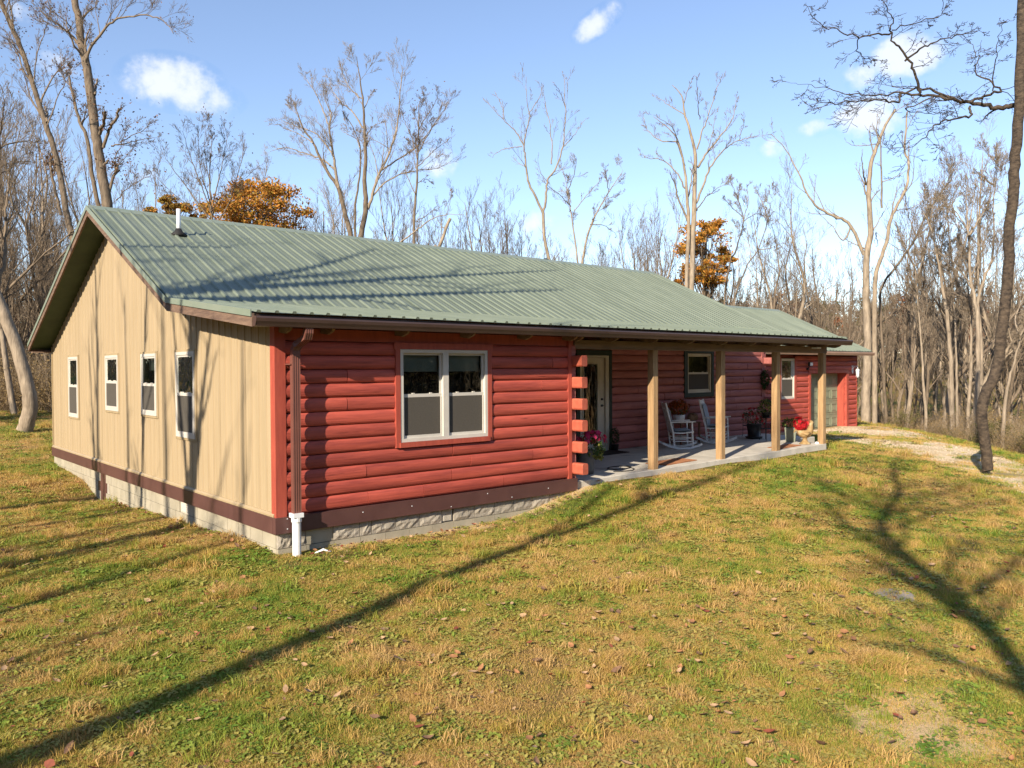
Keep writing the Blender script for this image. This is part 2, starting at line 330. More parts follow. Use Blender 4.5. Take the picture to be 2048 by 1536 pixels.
strip = mth('MULTIPLY', mth('MULTIPLY', mth('GREATER_THAN', sx.outputs[0], .75), mth('LESS_THAN', sx.outputs[0], 6.)), mth('SUBTRACT', 1.05, mth('DIVIDE', mth('ABSOLUTE', mth('ADD', sx.outputs[1], .12), None), .62)))
dirt = mth('MAXIMUM', dirt, mth('MULTIPLY_ADD', noise(3.1, 4, .7), .5, mth('MULTIPLY_ADD', strip, .75, -.12)))
l.new(dirt, mrr.inputs[0]); mrr.inputs[1].default_value = .66; mrr.inputs[2].default_value = .76
l.new(mrr.outputs[0], mm.inputs[0]); l.new(c, mm.inputs[6]); mm.inputs[7].default_value = (.58, .41, .215, 1)
l.new(mm.outputs[2], p.inputs['Base Color']); p.inputs['Roughness'].default_value = .95; p.inputs['Specular IOR Level'].default_value = .15
bp = n.new('ShaderNodeBump'); bp.inputs['Distance'].default_value = .03; bp.inputs['Strength'].default_value = 1; l.new(noise(38, 6, .7), bp.inputs['Height']); l.new(bp.outputs[0], p.inputs['Normal'])
m_grass = bpy.data.materials.new('grass_blade'); m_grass.use_nodes = True
f, n, l, p, noise, mth = grass_nodes(m_grass, True)
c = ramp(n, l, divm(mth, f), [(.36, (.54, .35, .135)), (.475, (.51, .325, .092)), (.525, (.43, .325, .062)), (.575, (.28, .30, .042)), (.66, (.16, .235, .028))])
l.new(c, p.inputs['Base Color']); p.inputs['Roughness'].default_value = .55; p.inputs['Specular IOR Level'].default_value = .3
t = n.new('ShaderNodeBsdfTranslucent'); l.new(c, t.inputs[0]); mxs = n.new('ShaderNodeMixShader'); mxs.inputs[0].default_value = .3
l.new(p.outputs[0], mxs.inputs[1]); l.new(t.outputs[0], mxs.inputs[2]); l.new(mxs.outputs[0], n['Material Output'].inputs[0])
m_clover = m_grass.copy(); m_clover.name = 'clover_leaf'
for e_, c_ in zip([x for x in m_clover.node_tree.nodes if x.type == 'VALTORGB'][0].color_ramp.elements, ((.38, .31, .08), (.34, .30, .07), (.28, .29, .05), (.22, .27, .04), (.14, .23, .028))): e_.color = (*c_, 1)
def grid_axis(a, b, fine0, fine1, fs, grow=1.13):
    xs = list(np.arange(fine0, fine1+1e-6, fs)); s = fs; x = xs[-1]
    while x < b: s *= grow; x += s; xs.append(x)
    s = fs; x = xs[0]; lo = []
    while x > a: s *= grow; x -= s; lo.append(x)
    return np.array(lo[::-1]+xs)
gx = grid_axis(-420, 900, -10, 30, .34); gy = grid_axis(-420, 900, -11, 16, .34)
GX, GY = np.meshgrid(gx, gy); GZ = hgt(GX, GY)
nx, ny = len(gx), len(gy); ii = (np.arange(ny-1)[:, None]*nx+np.arange(nx-1)[None]).ravel()
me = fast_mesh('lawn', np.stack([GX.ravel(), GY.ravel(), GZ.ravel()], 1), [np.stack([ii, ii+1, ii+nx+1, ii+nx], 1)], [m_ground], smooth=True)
tag(link('lawn_ground', me), kind='structure')
# gravel driveway: from the garage apron round the right of the lawn
m_gravel = pmat('pale_gravel_and_straw', (.60, .465, .29), (.38, .26, .115), .7, rough=.95, bump=.008, bscale=30, detail=7, lo=.40, hi=.58, spots=(.24, .19, .08), spot_scale=.7, spot_thr=.62, coord='World')
DL = np.array([(16.8, 4.9), (17.0, 3.2), (17.1, 1.6), (16.9, .5), (16.2, -.9), (14.4, -3.1), (12.9, -4.7), (10.5, -8), (9, -13)])
DR = np.array([(27.2, 5.0), (27.4, 4.3), (27., 3.4), (24, 1.1), (21.8, -.3), (19.2, -2.2), (16.8, -4.2), (14.2, -7), (13, -13)])
def resamp(P, n): t = np.linspace(0, len(P)-1, n); i = np.clip(t.astype(int), 0, len(P)-2); f = (t-i)[:, None]; return P[i]*(1-f)+P[i+1]*f
nl, nw = 120, 40
l0, r0 = resamp(DL, nl), resamp(DR, nl); rg = np.random.default_rng(5)
def wob(n, a): x = np.convolve(rg.normal(0, 1, n+8), np.ones(5)/5, 'same')[4:4+n]; return x[:, None]*a
l0 = l0+wob(nl, .28); r0 = r0+wob(nl, .35)
tt = np.linspace(0, 1, nw)[None, :, None]; P = l0[:, None]*(1-tt)+r0[:, None]*tt
PZ = hgt(P[..., 0], P[..., 1])+.014-.03*(np.abs(tt[..., 0]-.5) > .49)
ii = (np.arange(nl-1)[:, None]*nw+np.arange(nw-1)[None]).ravel()
me = fast_mesh('driveway', np.concatenate([P, PZ[..., None]], 2).reshape(-1, 3), [np.stack([ii, ii+1, ii+nw+1, ii+nw], 1)], [m_gravel], smooth=True)
tag(link('gravel_driveway', me), kind='structure')
# ------------------------------------------------------------------ the log house
XL, XR, XP = -.45, 16.35, 14.27           # rake overhang left, main roof right, porch roof right
YR, ZR = 7.12, 4.972; YB, ZB = 2.68, 2.936; YE, ZE = -.46, 2.549; YK, ZK = 12.94, 2.51
PITCH = .187; YP = 2.95; WX = 12.74; XW = 16.1
house = empty('log_house', (0, 0, -.5), 0, 'single storey red log cabin with tan metal gable, green metal roof, porch and attached garage', 'house')
HO = house.location
def H(mb, name, mat, parent=None, **k):
    """a part of the house, modelled in world coordinates"""
    par = parent or house
    o = mb.obj(name, mat, par, **k)
    if parent is None: o.location = -HO
    return o
rng = random.Random(3)
def roof_z(y):
    if y < YB: return ZB+(y-YB)*(ZB-ZE)/(YB-YE)
    if y < YR: return ZB+(y-YB)*(ZR-ZB)/(YR-YB)
    return ZR+(y-YR)*(ZK-ZR)/(YK-YR)
# roof decks, each with its own metal panels
def deck(name, mat, prof, x0, x1):
    return H(MB().prism(prof, lambda a, b: (x0, a, b), lambda a, b: (x1, a, b)), name, mat)
T = .11
main_roof = deck('main_roof', m_soffit, [(YB-.12, ZB-.055-T), (YB-.12, ZB-.055), (YR, ZR), (YK, ZK), (YK, ZK-T), (YR, ZR-T-.01)], XL, XR)
porch_roof = deck('porch_roof', m_ceil, [(YE+.06, ZE+.005-T), (YE+.06, ZE+.005), (YB+.2, ZB+.0), (YB+.2, ZB-T)], XL+.004, XP)
def panels(parent, x0, x1, ya, za, yb, zb, mat=m_roof, lift=.012):
    """9 inch rib metal sheets, 0.914 m cover, from eave (ya,za) to the top (yb,zb)"""
    nrm = Vector((0, -(zb-za), (yb-ya))).normalized(); nrm = nrm if nrm.z > 0 else -nrm
    x = x0; k = 0
    while x < x1-.02:
        xe = min(x+.914, x1); cols = []
        q = x
        while q < xe-.01:
            for dx, hgt_ in ((0, 0.), (.014, .027), (.05, .027), (.064, 0.), (.135, .0), (.143, .004), (.151, 0)):
                if q+dx < xe: cols.append((q+dx, hgt_))
            q += .2286
        cols.append((xe, 0.))
        jz = rng.uniform(-.0015, .0015); je = rng.uniform(-.012, .012)
        mb = MB(); e = Vector((0, yb-ya, zb-za)).normalized()*je
        lo = [Vector((cx, ya, za))+nrm*(lift+h_+jz)+e for cx, h_ in cols]; hi = [Vector((cx, yb, zb))+nrm*(lift+h_+jz) for cx, h_ in cols]
        m_ = len(cols)
        mb.add(lo+hi, [(i, i+1, m_+i+1, m_+i) for i in range(m_-1)])
        # closed rib ends at the eave
        mb.add([Vector((cx, ya+.003, za))+nrm*(lift+jz-.004)+e for cx, h_ in cols], [])
        o_ = len(mb.v)-m_
        mb.f += [(i, i+1, o_+i+1, o_+i) for i in range(m_-1)]; mb.m += [0]*(m_-1)
        o = mb.obj('roof_panel', mat, parent); k += 1; x = xe
panels(main_roof, XL, XR, YB-.14, ZB-.064, YR-.03, ZR-.014)
panels(main_roof, XL, XR, YK, ZK, YR+.03, ZR-.01)
panels(porch_roof, XL, XP, YE-.02, ZE-.003, YB+.15, ZB-.002)
def cap(parent, x0, x1, y, z, s0, s1, w=.17):
    mb = MB(); pr = [(y-w, z-w*s0+.012), (y-w, z-w*s0+.03), (y, z+.05), (y+w, z-w*s1+.03), (y+w, z-w*s1+.012), (y, z+.032)]
    mb.prism(pr, lambda a, b: (x0, a, b), lambda a, b: (x1, a, b)); mb.obj('ridge_cap', m_rooftrim, parent)
cap(main_roof, XL-.02, XR+.02, YR, ZR, .458, .423)
MB().prism([(YB-.17, ZB-.10), (YB-.17, ZB-.078), (YB+.1, ZB+.0), (YB+.1, ZB-.03)], lambda a, b: (XL, a, b), lambda a, b: (XP, a, b)).obj('pitch_break_flashing', m_rooftrim, porch_roof)
# rake boards with metal edge trim
def rake(x, xa, segs, parent, mat, h_=.15, dz=-.005):
    for (a, b) in segs:
        n_ = Vector((0, b[0]-a[0], b[1]-a[1])).normalized()
        P0 = [(a[0], a[1]+dz), (b[0], b[1]+dz), (b[0], b[1]+dz-h_), (a[0], a[1]+dz-h_)]
        MB().prism(P0, lambda q, w_: (x, q, w_), lambda q, w_: (xa, q, w_)).obj('rake_board', mat, parent)
        s = -1 if x < 5 else 1
        P1 = [(a[0], a[1]+.04), (b[0], b[1]+.04), (b[0], b[1]-.045), (a[0], a[1]-.045)]
        MB().prism(P1, lambda q, w_: (x+s*.018, q, w_), lambda q, w_: (x+s*.003, q, w_)).obj('rake_trim', m_rooftrim, parent)
rake(XL-.035, XL-.002, [((YB-.04, ZB-.02), (YR, ZR)), ((YR+.002, ZR-.001), (YK+.02, ZK))], main_roof, m_weath)
rake(XL-.034, XL-.002, [((YE+.02, ZE), (YB-.045, ZB-.022))], porch_roof, m_weath, .16)
rake(XR+.035, XR+.002, [((YB-.1, ZB-.04), (YR, ZR)), ((YR+.002, ZR-.001), (YK+.02, ZK))], main_roof, m_weath)
rake(XP+.035, XP+.002, [((YE+.02, ZE), (YB, ZB-.0))], porch_roof, m_weath, .16)
H(MB().box((XL, YK+.002, ZK-.17), (XR, YK+.03, ZK-.01)), 'back_fascia', m_weath)
H(MB().box((XL+.02, WX+.01, ZK-.19), (XR, YK, ZK-.165)), 'back_soffit', m_ceil)
H(MB().box((XL+.01, YE+.03, ZE-.155), (XP, YE+.058, ZE-.015)), 'front_fascia', m_gutter)
# gutter and its hangers, downspout, drain pipe
gp = [(-.372, 2.402), (-.372, 2.53), (-.378, 2.53), (-.378, 2.412), (-.455, 2.412), (-.468, 2.44), (-.485, 2.47), (-.492, 2.505), (-.488, 2.518), (-.502, 2.52), (-.506, 2.50), (-.498, 2.462), (-.482, 2.432), (-.47, 2.402)]
gp = [(a-.035, b-.012) for a, b in gp]
gut = H(MB().prism(gp, lambda a, b: (XL-.02, a, b), lambda a, b: (XP+.14, a, b)), 'gutter', m_gutter)
for x in (XL-.022, XP+.142):
    mb = MB(); mb.prism([(a-.035, b-.012) for a, b in ((-.37, 2.40), (-.37, 2.53), (-.505, 2.52), (-.498, 2.462), (-.47, 2.40))], lambda a, b: (x, a, b), lambda a, b: (x+.004, a, b)); mb.obj('end_cap', m_gutter, gut)
x = .2
while x < XP: MB().box((x, -.53, 2.497), (x+.025, -.41, 2.503)).obj('gutter_hanger', m_lead, gut); x += .72
def rect_tube(mb, pts, w, d_, mat_up=(0, 0, 1)):
    pts = [Vector(p) for p in pts]; rings = []
    for i, p in enumerate(pts):
        t_ = (pts[min(i+1, len(pts)-1)]-pts[max(i-1, 0)]).normalized(); a = Vector((1, 0, 0)); b = t_.cross(a).normalized()
        prof = []
        for k in range(8):   # ribbed rectangular section
            prof += [(-w/2+w*k/7, -d_/2+(.004 if k % 2 else 0))]
        for k in range(8): prof += [(w/2-w*k/7, d_/2-(.004 if k % 2 else 0))]
        rings.append([p+a*u_+b*v_ for u_, v_ in prof])
    m_ = len(rings[0]); vs = sum(rings, [])
    mb.add(vs, [(i*m_+k, i*m_+(k+1) % m_, (i+1)*m_+(k+1) % m_, (i+1)*m_+k) for i in range(len(pts)-1) for k in range(m_)])
mb = MB(); X0 = .185
rect_tube(mb, [(X0+.05, -.455, 2.395), (X0+.05, -.45, 2.33), (X0+.05, -.42, 2.27), (X0+.03, -.30, 2.215), (X0+.01, -.23, 2.18), (X0, -.19, 2.12), (X0, -.185, 2.02), (X0, -.18, .03)], .105, .075)
spout = H(mb, 'downspout', m_spout)
mb = MB(); mb.box((X0-.075, -.20, 1.93), (X0+.10, -.02, 1.945)); mb.obj('strap', m_spout, spout)
mb = MB(); mb.box((X0-.07, -.245, -.01), (X0+.07, -.115, .045)); mb.lathe([(.062, -.06), (.066, -.055), (.066, 0)], 14, (X0, -.18, -.012)); mb.lathe([(.055, -.62), (.055, -.06)], 14, (X0, -.18, -.012))
H(mb, 'white_drain_pipe', m_pvc, smooth=False)
H(MB().tube([(.42, -.2, -.60), (.43, -.22, -.5), (.52, -.24, -.465), (.62, -.24, -.5), (.64, -.22, -.62)], .017, 8), 'drain_stub', m_pvc, smooth=True)
# ---- windows
def window(axis, a0, a1, z0, z1, plane, rail, out=.05, blind=.28, frame=m_white, double=False, parent=None, pale=m_blind, io=-.012):
    """axis 'x': in a wall facing -Y at y=plane; axis 'y': in a wall facing -X at x=plane"""
    def P(a, d, z): return (a, plane+d, z) if axis == 'x' else (plane+d, a, z)
    def B(mb, a, b, d0, d1, za, zb):
        p, q = P(a, d0, za), P(b, d1, zb); return mb.box(tuple(map(min, p, q)), tuple(map(max, p, q)))
    mb = MB(); fw = .05
    for a, b, za, zb in ((a0, a0+fw, z0, z1), (a1-fw, a1, z0, z1), (a0+fw, a1-fw, z1-fw, z1), (a0+fw, a1-fw, z0, z0+fw)): B(mb, a, b, -out, .05, za, zb)
    cells = [(a0+fw, a1-fw)]
    if double:
        c = (a0+a1)/2; B(mb, c-.05, c+.05, -out, .05, z0+fw, z1-fw); cells = [(a0+fw, c-.05), (c+.05, a1-fw)]
    o = H(mb, 'window', frame, parent)
    for a, b in cells:
        mb = MB()
        for q in ((a, a+.03, rail, z1-fw), (b-.03, b, rail, z1-fw), (a+.03, b-.03, z1-fw-.03, z1-fw)): B(mb, q[0], q[1], .015+io, .049+io, q[2], q[3])
        B(mb, a, b, .0+io, .049+io, rail-.035, rail+.012)
        for q in ((a, a+.03, z0+fw, rail-.035), (b-.03, b, z0+fw, rail-.035), (a+.03, b-.03, z0+fw, z0+fw+.04)): B(mb, q[0], q[1], -.015+io*.6, .03+io, q[2], q[3])
        mb.obj('sash', frame, o)
        for da in (.28, .72): B(mb2 := MB(), a+(b-a)*da-.02, a+(b-a)*da+.02, .0+io, .03+io, rail+.012, rail+.026); mb2.obj('sash_lock', frame, o)
        mb = MB(); p = [P(a+.02, .022+io, rail), P(b-.02, .022+io, rail), P(b-.02, .022+io, z1-fw-.02), P(a+.02, .022+io, z1-fw-.02)]; mb.add(p, [(0, 1, 2, 3)]); mb.obj('pane', m_glass, o)
        mb = MB(); B(mb, a+.03, b-.03, -.004+io*.6, .0+io*.6, z0+fw+.04, rail-.035); mb.obj('insect_screen', m_screen, o)
        if blind: mb = MB(); B(mb, a-.0, b+.0, .10, .112, z1-fw-blind, z1-fw); mb.obj('blind', pale, o)
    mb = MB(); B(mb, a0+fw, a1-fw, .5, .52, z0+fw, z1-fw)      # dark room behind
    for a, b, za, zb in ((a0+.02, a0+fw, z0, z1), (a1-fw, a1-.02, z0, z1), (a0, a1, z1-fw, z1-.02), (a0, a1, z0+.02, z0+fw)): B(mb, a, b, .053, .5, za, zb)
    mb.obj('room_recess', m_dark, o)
    return o
# ---- gable wall (faces -X): steel siding sheets with window openings
GW = [(10.12, 11.01, .81, 2.195, 1.535), (6.95, 7.86, 1.07, 2.18, 1.654), (4.64, 5.50, 1.075, 2.17, 1.631), (2.81, 3.67, .795, 2.17, 1.50)]
gable = H(MB().add([(.16, 0.02, -.02), (.16, WX-.02, -.02), (.16, WX-.02, roof_z(WX)-.14), (.16, YR, ZR-.14), (.16, YB, ZB-.15), (.16, .02, roof_z(0)-.13)], [(0, 1, 2, 3, 4, 5)]), 'gable_wall', m_dark)
y = .02
while y < WX-.05:
    ye = min(y+.914, WX-.02); cols = {}
    q = y
    while q < ye-.005:
        for dy, ox in ((0, .0), (.008, -.015), (.036, -.015), (.044, 0), (.10, 0), (.106, -.003), (.118, -.003), (.124, 0), (.165, 0), (.171, -.003), (.183, -.003), (.189, 0)):
            if q+dy < ye: cols[round(q+dy, 4)] = ox
        q += .2286
    cols[round(ye-.004, 4)] = 0.; cols[round(ye-.002, 4)] = .006; cols[round(ye, 4)] = .006
    ext = [w[i] for w in GW for i in (0, 1) if y < w[i] < ye]+[v_ for v_ in (YB, YR) if y < v_ < ye]
    for e in ext:
        if round(e, 4) not in cols: cols[round(e, 4)] = 0.
    ks = sorted(cols); mb = MB(); jo = rng.uniform(-.001, .001)
    for a, b in zip(ks[:-1], ks[1:]):
        mid = (a+b)/2; spans = [(0., None)]
        for w in GW:
            if w[0]-1e-4 <= mid <= w[1]+1e-4: spans = [(0., w[2]), (w[3], None)]
        for z0, z1 in spans:
            za = roof_z(a)-.115 if z1 is None else z1; zb = roof_z(b)-.115 if z1 is None else z1
            mb.add([(cols[a]+jo, a, z0), (cols[b]+jo, b, z0), (cols[b]+jo, b, zb), (cols[a]+jo, a, za)], [(0, 1, 2, 3)])
    mb.obj('siding_panel', m_siding, gable); y = ye
for w in GW:
    window('y', w[0]+.01, w[1]-.01, w[2]+.01, w[3]-.01, 0., w[4], .036, .24, io=-.038)
    mb = MB()
    for a, b, za, zb in ((w[0]-.045, w[0]+.012, w[2]-.03, w[3]+.03), (w[1]-.012, w[1]+.045, w[2]-.03, w[3]+.03), (w[0], w[1], w[3]-.012, w[3]+.03), (w[0], w[1], w[2]-.03, w[2]+.012)): mb.box((-.024, a, za), (.0, b, zb))
    mb.obj('window_trim', m_siding_trim, gable)
MB().prism([(-.045, -.012), (-.045, .012), (-.02, .035), (.0, .035), (.0, -.012)], lambda a, b: (a, .0, b), lambda a, b: (a, WX, b)).obj('base_trim', m_siding_trim, gable)
H(MB().box((-.03, WX-.03, -.0), (.1, WX+.012, 2.46)), 'corner_trim', m_siding_trim)
# plain walls that the view does not reach
H(MB().box((.02, WX-.15, -.02), (XW, WX-.004, 2.5)), 'back_wall', m_logp)
H(MB().add([(XW, YP, -.1), (XW, WX-.01, -.1), (XW, WX-.01, roof_z(WX)-.14), (XW, YR, ZR-.14), (XW, YP, roof_z(YP)-.14)], [(0, 1, 2, 3, 4)]), 'end_wall', m_logp)
# brown skirt bands
H(MB().box((-.055, .0, -.222), (-.0, WX, -.014)), 'skirt_band', m_band)
H(MB().box((-.053, -.082, -.219), (5.40, -.002, -.012)), 'skirt_band', m_band)
for x, z in ((.1, -.04), (.1, -.17), (1.2, -.09), (2.0, -.10), (2.7, -.19), (3.4, -.07), (3.9, -.18), (4.7, -.12)): H(MB().box((x, -.088, z), (x+.012, -.08, z+.012)), 'band_screw', m_lead)
# block foundation: front, split faced
found = H(MB().box((.02, .03, -1.1), (5.36, .2, -.22)), 'front_foundation', m_mortar)
def rough_block(x0, x1, z0, z1, y, parent, mat, amp=.02, nx_=6, nz_=4):
    mb = MB(); vs = []
    for j in range(nz_+1):
        for i in range(nx_+1):
            ed = i in (0, nx_) or j in (0, nz_); vs.append((x0+(x1-x0)*i/nx_, y-(rng.uniform(0, amp) if not ed else .0), z0+(z1-z0)*j/nz_))
    fs = [(j*(nx_+1)+i, j*(nx_+1)+i+1, (j+1)*(nx_+1)+i+1, (j+1)*(nx_+1)+i) for j in range(nz_) for i in range(nx_)]
    mb.add(vs, fs); o_ = len(mb.v)
    mb.add([(x0, y, z0), (x1, y, z0), (x1, y, z1), (x0, y, z1), (x0, y+.06, z0), (x1, y+.06, z0), (x1, y+.06, z1), (x0, y+.06, z1)], [(0, 1, 5, 4), (1, 2, 6, 5), (2, 3, 7, 6), (3, 0, 4, 7)])
    return mb.obj('block', mat, parent)
x = .0; k = 0
for wdt in (.20, .19, .40, .40, .19, .40, .40, .40, 'v', .40, .40, .40, .40, .40, .40, .38):
    if wdt == 'v':
        mb = MB(); mb.box((x+.02, .005, -.41), (x+.20, .02, -.225))
        for q in range(7): mb.box((x+.035+q*.022, -.012, -.40), (x+.042+q*.022, .006, -.235))
        mb.obj('foundation_vent', m_lead if False else m_conc, found); x += .22; continue
    x1 = min(x+wdt, 5.37)
    if .38 < x < .75: MB().box((x+.004, -.012, -.42), (x1-.006, .05, -.225)).obj('block', m_block, found)
    else: rough_block(x+.004, x1-.006, -.420, -.224, -.018, found, m_splitblk)
    x = x1
x = -.0
while x < 5.36:
    x1 = min(x+.40, 5.37); MB().box((x+.003, -.022-rng.uniform(0, .003), -.62), (x1-.003, .05, -.428)).obj('block', m_block, found); x = x1
# side foundation, smooth block courses
sf = H(MB().box((.012, .03, -1.3), (.2, WX, -.22)), 'side_foundation', m_mortar)
for r in range(5):
    z1 = -.226-.2*r; z0 = z1-.194; yy = .02-(.2 if r % 2 else 0)
    while yy < WX:
        a, b = max(yy, .0), min(yy+.4, WX)
        if b-a > .05 and not (8.0 < (a+b)/2 < 8.6) and not (r == 0 and 3.2 < (a+b)/2 < 3.55):
            MB().box((-.003-rng.uniform(0, .003), a+.004, z0+.002), (.05, b-.004, z1)).obj('block', m_block, sf)
        yy += .4
MB().box((.0, 7.98, -1.2), (.014, 8.62, -.226)).obj('crawl_door', m_band, sf)
mb = MB(); mb.box((.0, 3.2, -.40), (.016, 3.56, -.25))
for q in range(4): mb.box((-.006, 3.22, -.39+q*.036), (.0, 3.54, -.378+q*.036))
mb.obj('foundation_vent', m_conc, sf)
# ---- log courses
def logm(x0, x1, z0, y, parent, mat, b=.052, p=PITCH):
    mb = MB(); n_ = 8; prof = []
    b = b*rng.uniform(.94, 1.05); y = y+rng.uniform(-.003, .003)
    for i in range(n_+1):
        t_ = math.pi*i/n_; prof.append((-b*(math.sin(t_)**.62 if 0 < i < n_ else 0), p*.5-p*.5*math.cos(t_)*.985))
    prof += [(.03, p), (.03, 0)]
    mb.prism(prof, lambda a, c: (x0, y+a, z0+c), lambda a, c: (x1, y+a, z0+c))
    o = mb.obj('log', mat, parent)
    return o
def courses(name, x0, x1, zb, nc, y, opens, mat, joints=True, seed=1, p=PITCH):
    rg_ = random.Random(seed)
    wall = H(MB().box((x0+.02, y+.028, zb-.02), (x1-.02, y+.05, zb+nc*p)) if not opens else _holed(x0, x1, zb, nc, y, opens, p), name, mat)
    for k in range(nc):
        z = zb+k*p; iv = [(x0, x1)]
        for (a, b, za, zt) in opens:
            if z+p*.6 > za and z+p*.4 < zt:
                iv = [s for i0, i1 in iv for s in ((i0, min(i1, a)), (max(i0, b), i1)) if s[1]-s[0] > .03]
        for i0, i1 in iv:
            cuts = [i0]
            if joints:
                while i1-cuts[-1] > 1.6:
                    c_ = cuts[-1]+rg_.uniform(.7, 2.8)
                    if i1-c_ < .3: break
                    cuts.append(c_)
            cuts.append(i1)
            for a, b in zip(cuts[:-1], cuts[1:]): logm(a+(rg_.uniform(.002, .009) if a > i0 else 0), b-(.003 if b < i1 else 0), z, y, wall, mat, p=p)
    return wall
def _holed(x0, x1, zb, nc, y, opens, p):
    mb = MB(); xs = sorted({x0+.02, x1-.02}|{v_ for o in opens for v_ in o[:2] if x0 < v_ < x1}); zt = zb+nc*p
    for a, b in zip(xs[:-1], xs[1:]):
        m_ = (a+b)/2; sp = [(zb-.02, zt)]
        for o in opens:
            if o[0] < m_ < o[1]: sp = [(zb-.02, o[2]), (o[3], zt)]
        for s0, s1 in sp:
            if s1-s0 > .01: mb.box((a, y+.028, s0), (b, y+.05, s1))
    return mb
FO = [(1.768, 3.518, .765, 2.235)]
fw = courses('front_log_wall', .118, 5.21, 0., 12, 0., FO, m_log, seed=4)
H(MB().box((.10, -.03, 2.246), (5.36, .03, 2.40)), 'top_plate', m_redtrim)
H(MB().box((-.028, .004, -.01), (.0, .085, 2.42)), 'corner_board', m_redtrim)
H(MB().box((-.03, -.055, -.012), (.115, .003, 2.42)), 'corner_board', m_redtrim)
H(MB().box((5.207, -.062, -.01), (5.287, .03, 2.42)), 'corner_board', m_redtrim)
window('x', 1.845, 3.44, .825, 2.15, -.01, 1.498, .05, .27, double=True)
for q in ((1.764, 1.842, .752, 2.24), (3.443, 3.522, .752, 2.24)): MB().box((q[0], -.066, q[2]), (q[1], .02, q[3])).obj('window_casing', m_redtrim, fw)
MB().box((1.74, -.07, 2.153), (3.545, .02, 2.245)).obj('window_casing', m_redtrim, fw)
MB().box((1.82, -.085, .752), (3.47, .02, .822)).obj('window_sill', m_redtrim, fw)
# porch back wall, door and window
PO = [(8.44, 9.60, -.3, 2.27), (12.38, 13.64, 1.11, 2.29)]
pw = courses('porch_log_wall', 5.42, XW, -.06, 13, YP, PO, m_logp, seed=9)
for q in ((12.37, 12.51, 1.10, 2.30), (13.56, 13.65, 1.10, 2.30)): MB().box((q[0], YP-.07, q[2]), (q[1], YP+.02, q[3])).obj('window_casing', m_greentrim, pw)
for q in ((2.24, 2.30), (1.10, 1.21)): MB().box((12.51, YP-.068, q[0]), (13.56, YP+.02, q[1])).obj('window_casing', m_greentrim, pw)
window('x', 12.515, 13.555, 1.213, 2.237, YP, 1.735, .045, 0, frame=m_beige)
for q in ((8.42, 8.53, -.05, 2.28), (9.52, 9.60, -.05, 2.28)): MB().box((q[0], YP-.07, q[2]), (q[1], YP+.02, q[3])).obj('door_casing', m_greentrim, pw)
MB().box((8.53, YP-.068, 2.165), (9.52, YP+.02, 2.28)).obj('door_casing', m_greentrim, pw)
door = MB(); 
for q in ((8.533, 8.58, -.05, 2.16), (9.40, 9.517, -.05, 2.16), (8.58, 9.40, 2.11, 2.16)): door.box((q[0], YP-.05, q[2]), (q[1], YP+.06, q[3]))
door = H(door, 'door_frame', m_beige)
mb = MB()
for q in ((8.585, 8.67, -.03, 2.105), (9.18, 9.395, -.03, 2.105), (8.67, 9.18, 1.98, 2.105), (8.67, 9.18, -.03, .30)): mb.box((q[0], YP-.005, q[2]), (q[1], YP+.04, q[3]))
for q in ((8.67, 8.69, .30, 1.98), (9.16, 9.18, .30, 1.98), (8.69, 9.16, 1.96, 1.98), (8.69, 9.16, .30, .32)): mb.box((q[0], YP-.022, q[2]), (q[1], YP+.03, q[3]))
mb.obj('door_leaf', m_beige, door)
MB().box((8.69, YP+.005, .32), (9.16, YP+.012, 1.96)).obj('pane', m_glass, door)
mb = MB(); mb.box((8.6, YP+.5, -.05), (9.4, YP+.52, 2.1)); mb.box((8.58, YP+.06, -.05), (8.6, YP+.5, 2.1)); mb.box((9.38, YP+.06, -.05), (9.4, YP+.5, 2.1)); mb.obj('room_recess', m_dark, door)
mb = MB()   # gathered curtain behind the glass, tied to the left
cols = 26; vs = []
for j in range(9):
    z = 1.95-j*.2; w_ = .34-.14*math.sin(min(j, 6)/6*math.pi/2)
    for i in range(cols): vs.append((8.69+w_*i/(cols-1), YP+.04+.012*math.sin(i*1.9+j*.3), z))
mb.add(vs, [(j*cols+i, j*cols+i+1, (j+1)*cols+i+1, (j+1)*cols+i) for j in range(8) for i in range(cols-1)])
mb.obj('curtain', pmat('door_curtain', (.42, .40, .30), (.26, .25, .17), 9, rough=.9), door, smooth=True)
mb = MB(); mb.tube([(9.31, YP-.01, 1.0), (9.31, YP-.06, 1.0)], .012); mb.tube([(9.31, YP-.06, 1.0), (9.22, YP-.065, 1.0)], .01); mb.tube([(9.31, YP-.004, 1.15), (9.31, YP-.03, 1.15)], .028, 10); mb.tube([(9.31, YP-.004, 1.0), (9.31, YP-.016, 1.0)], .03, 10); mb.obj('door_handle', m_black, door)
# end of the left room facing the porch (butted log tails stick out of the front wall)
side = H(MB().box((5.30, .2, -.02), (5.43, YP, 2.42)), 'porch_side_wall', m_logp)
def tail(x, y0, y1, z, w_, h_, mat, parent):
    c = .016; pr = [(-w_/2, c*1.6), (-w_/2, h_-c*1.6), (-w_/2+c, h_), (w_/2-c, h_), (w_/2, h_-c*1.6), (w_/2, c*1.6), (w_/2-c, 0), (-w_/2+c, 0)]
    MB().prism(pr, lambda a, b: (x+a, y0, z+b), lambda a, b: (x+a, y1, z+b)).obj('log_tail', mat, parent, bevel=.003)
for k in range(6): tail(5.36, -.30+rng.uniform(-.01, .01), .1, .068+.366*k, .138, .188, m_logend, side)
for k in range(7): tail(5.36, -.015, .2, .068+.366*k-.183, .138, .186, m_logp, side)
es = H(MB().box((XW-.1, YP-.06, -.1), (XW, YP-.0, 2.6)), 'end_log_corner', m_logp)
for k in range(6): tail(XW+.08, YP-.36+rng.uniform(-.02, .02), YP+.1, .09+.374*k, .16, .188, m_logp, es)
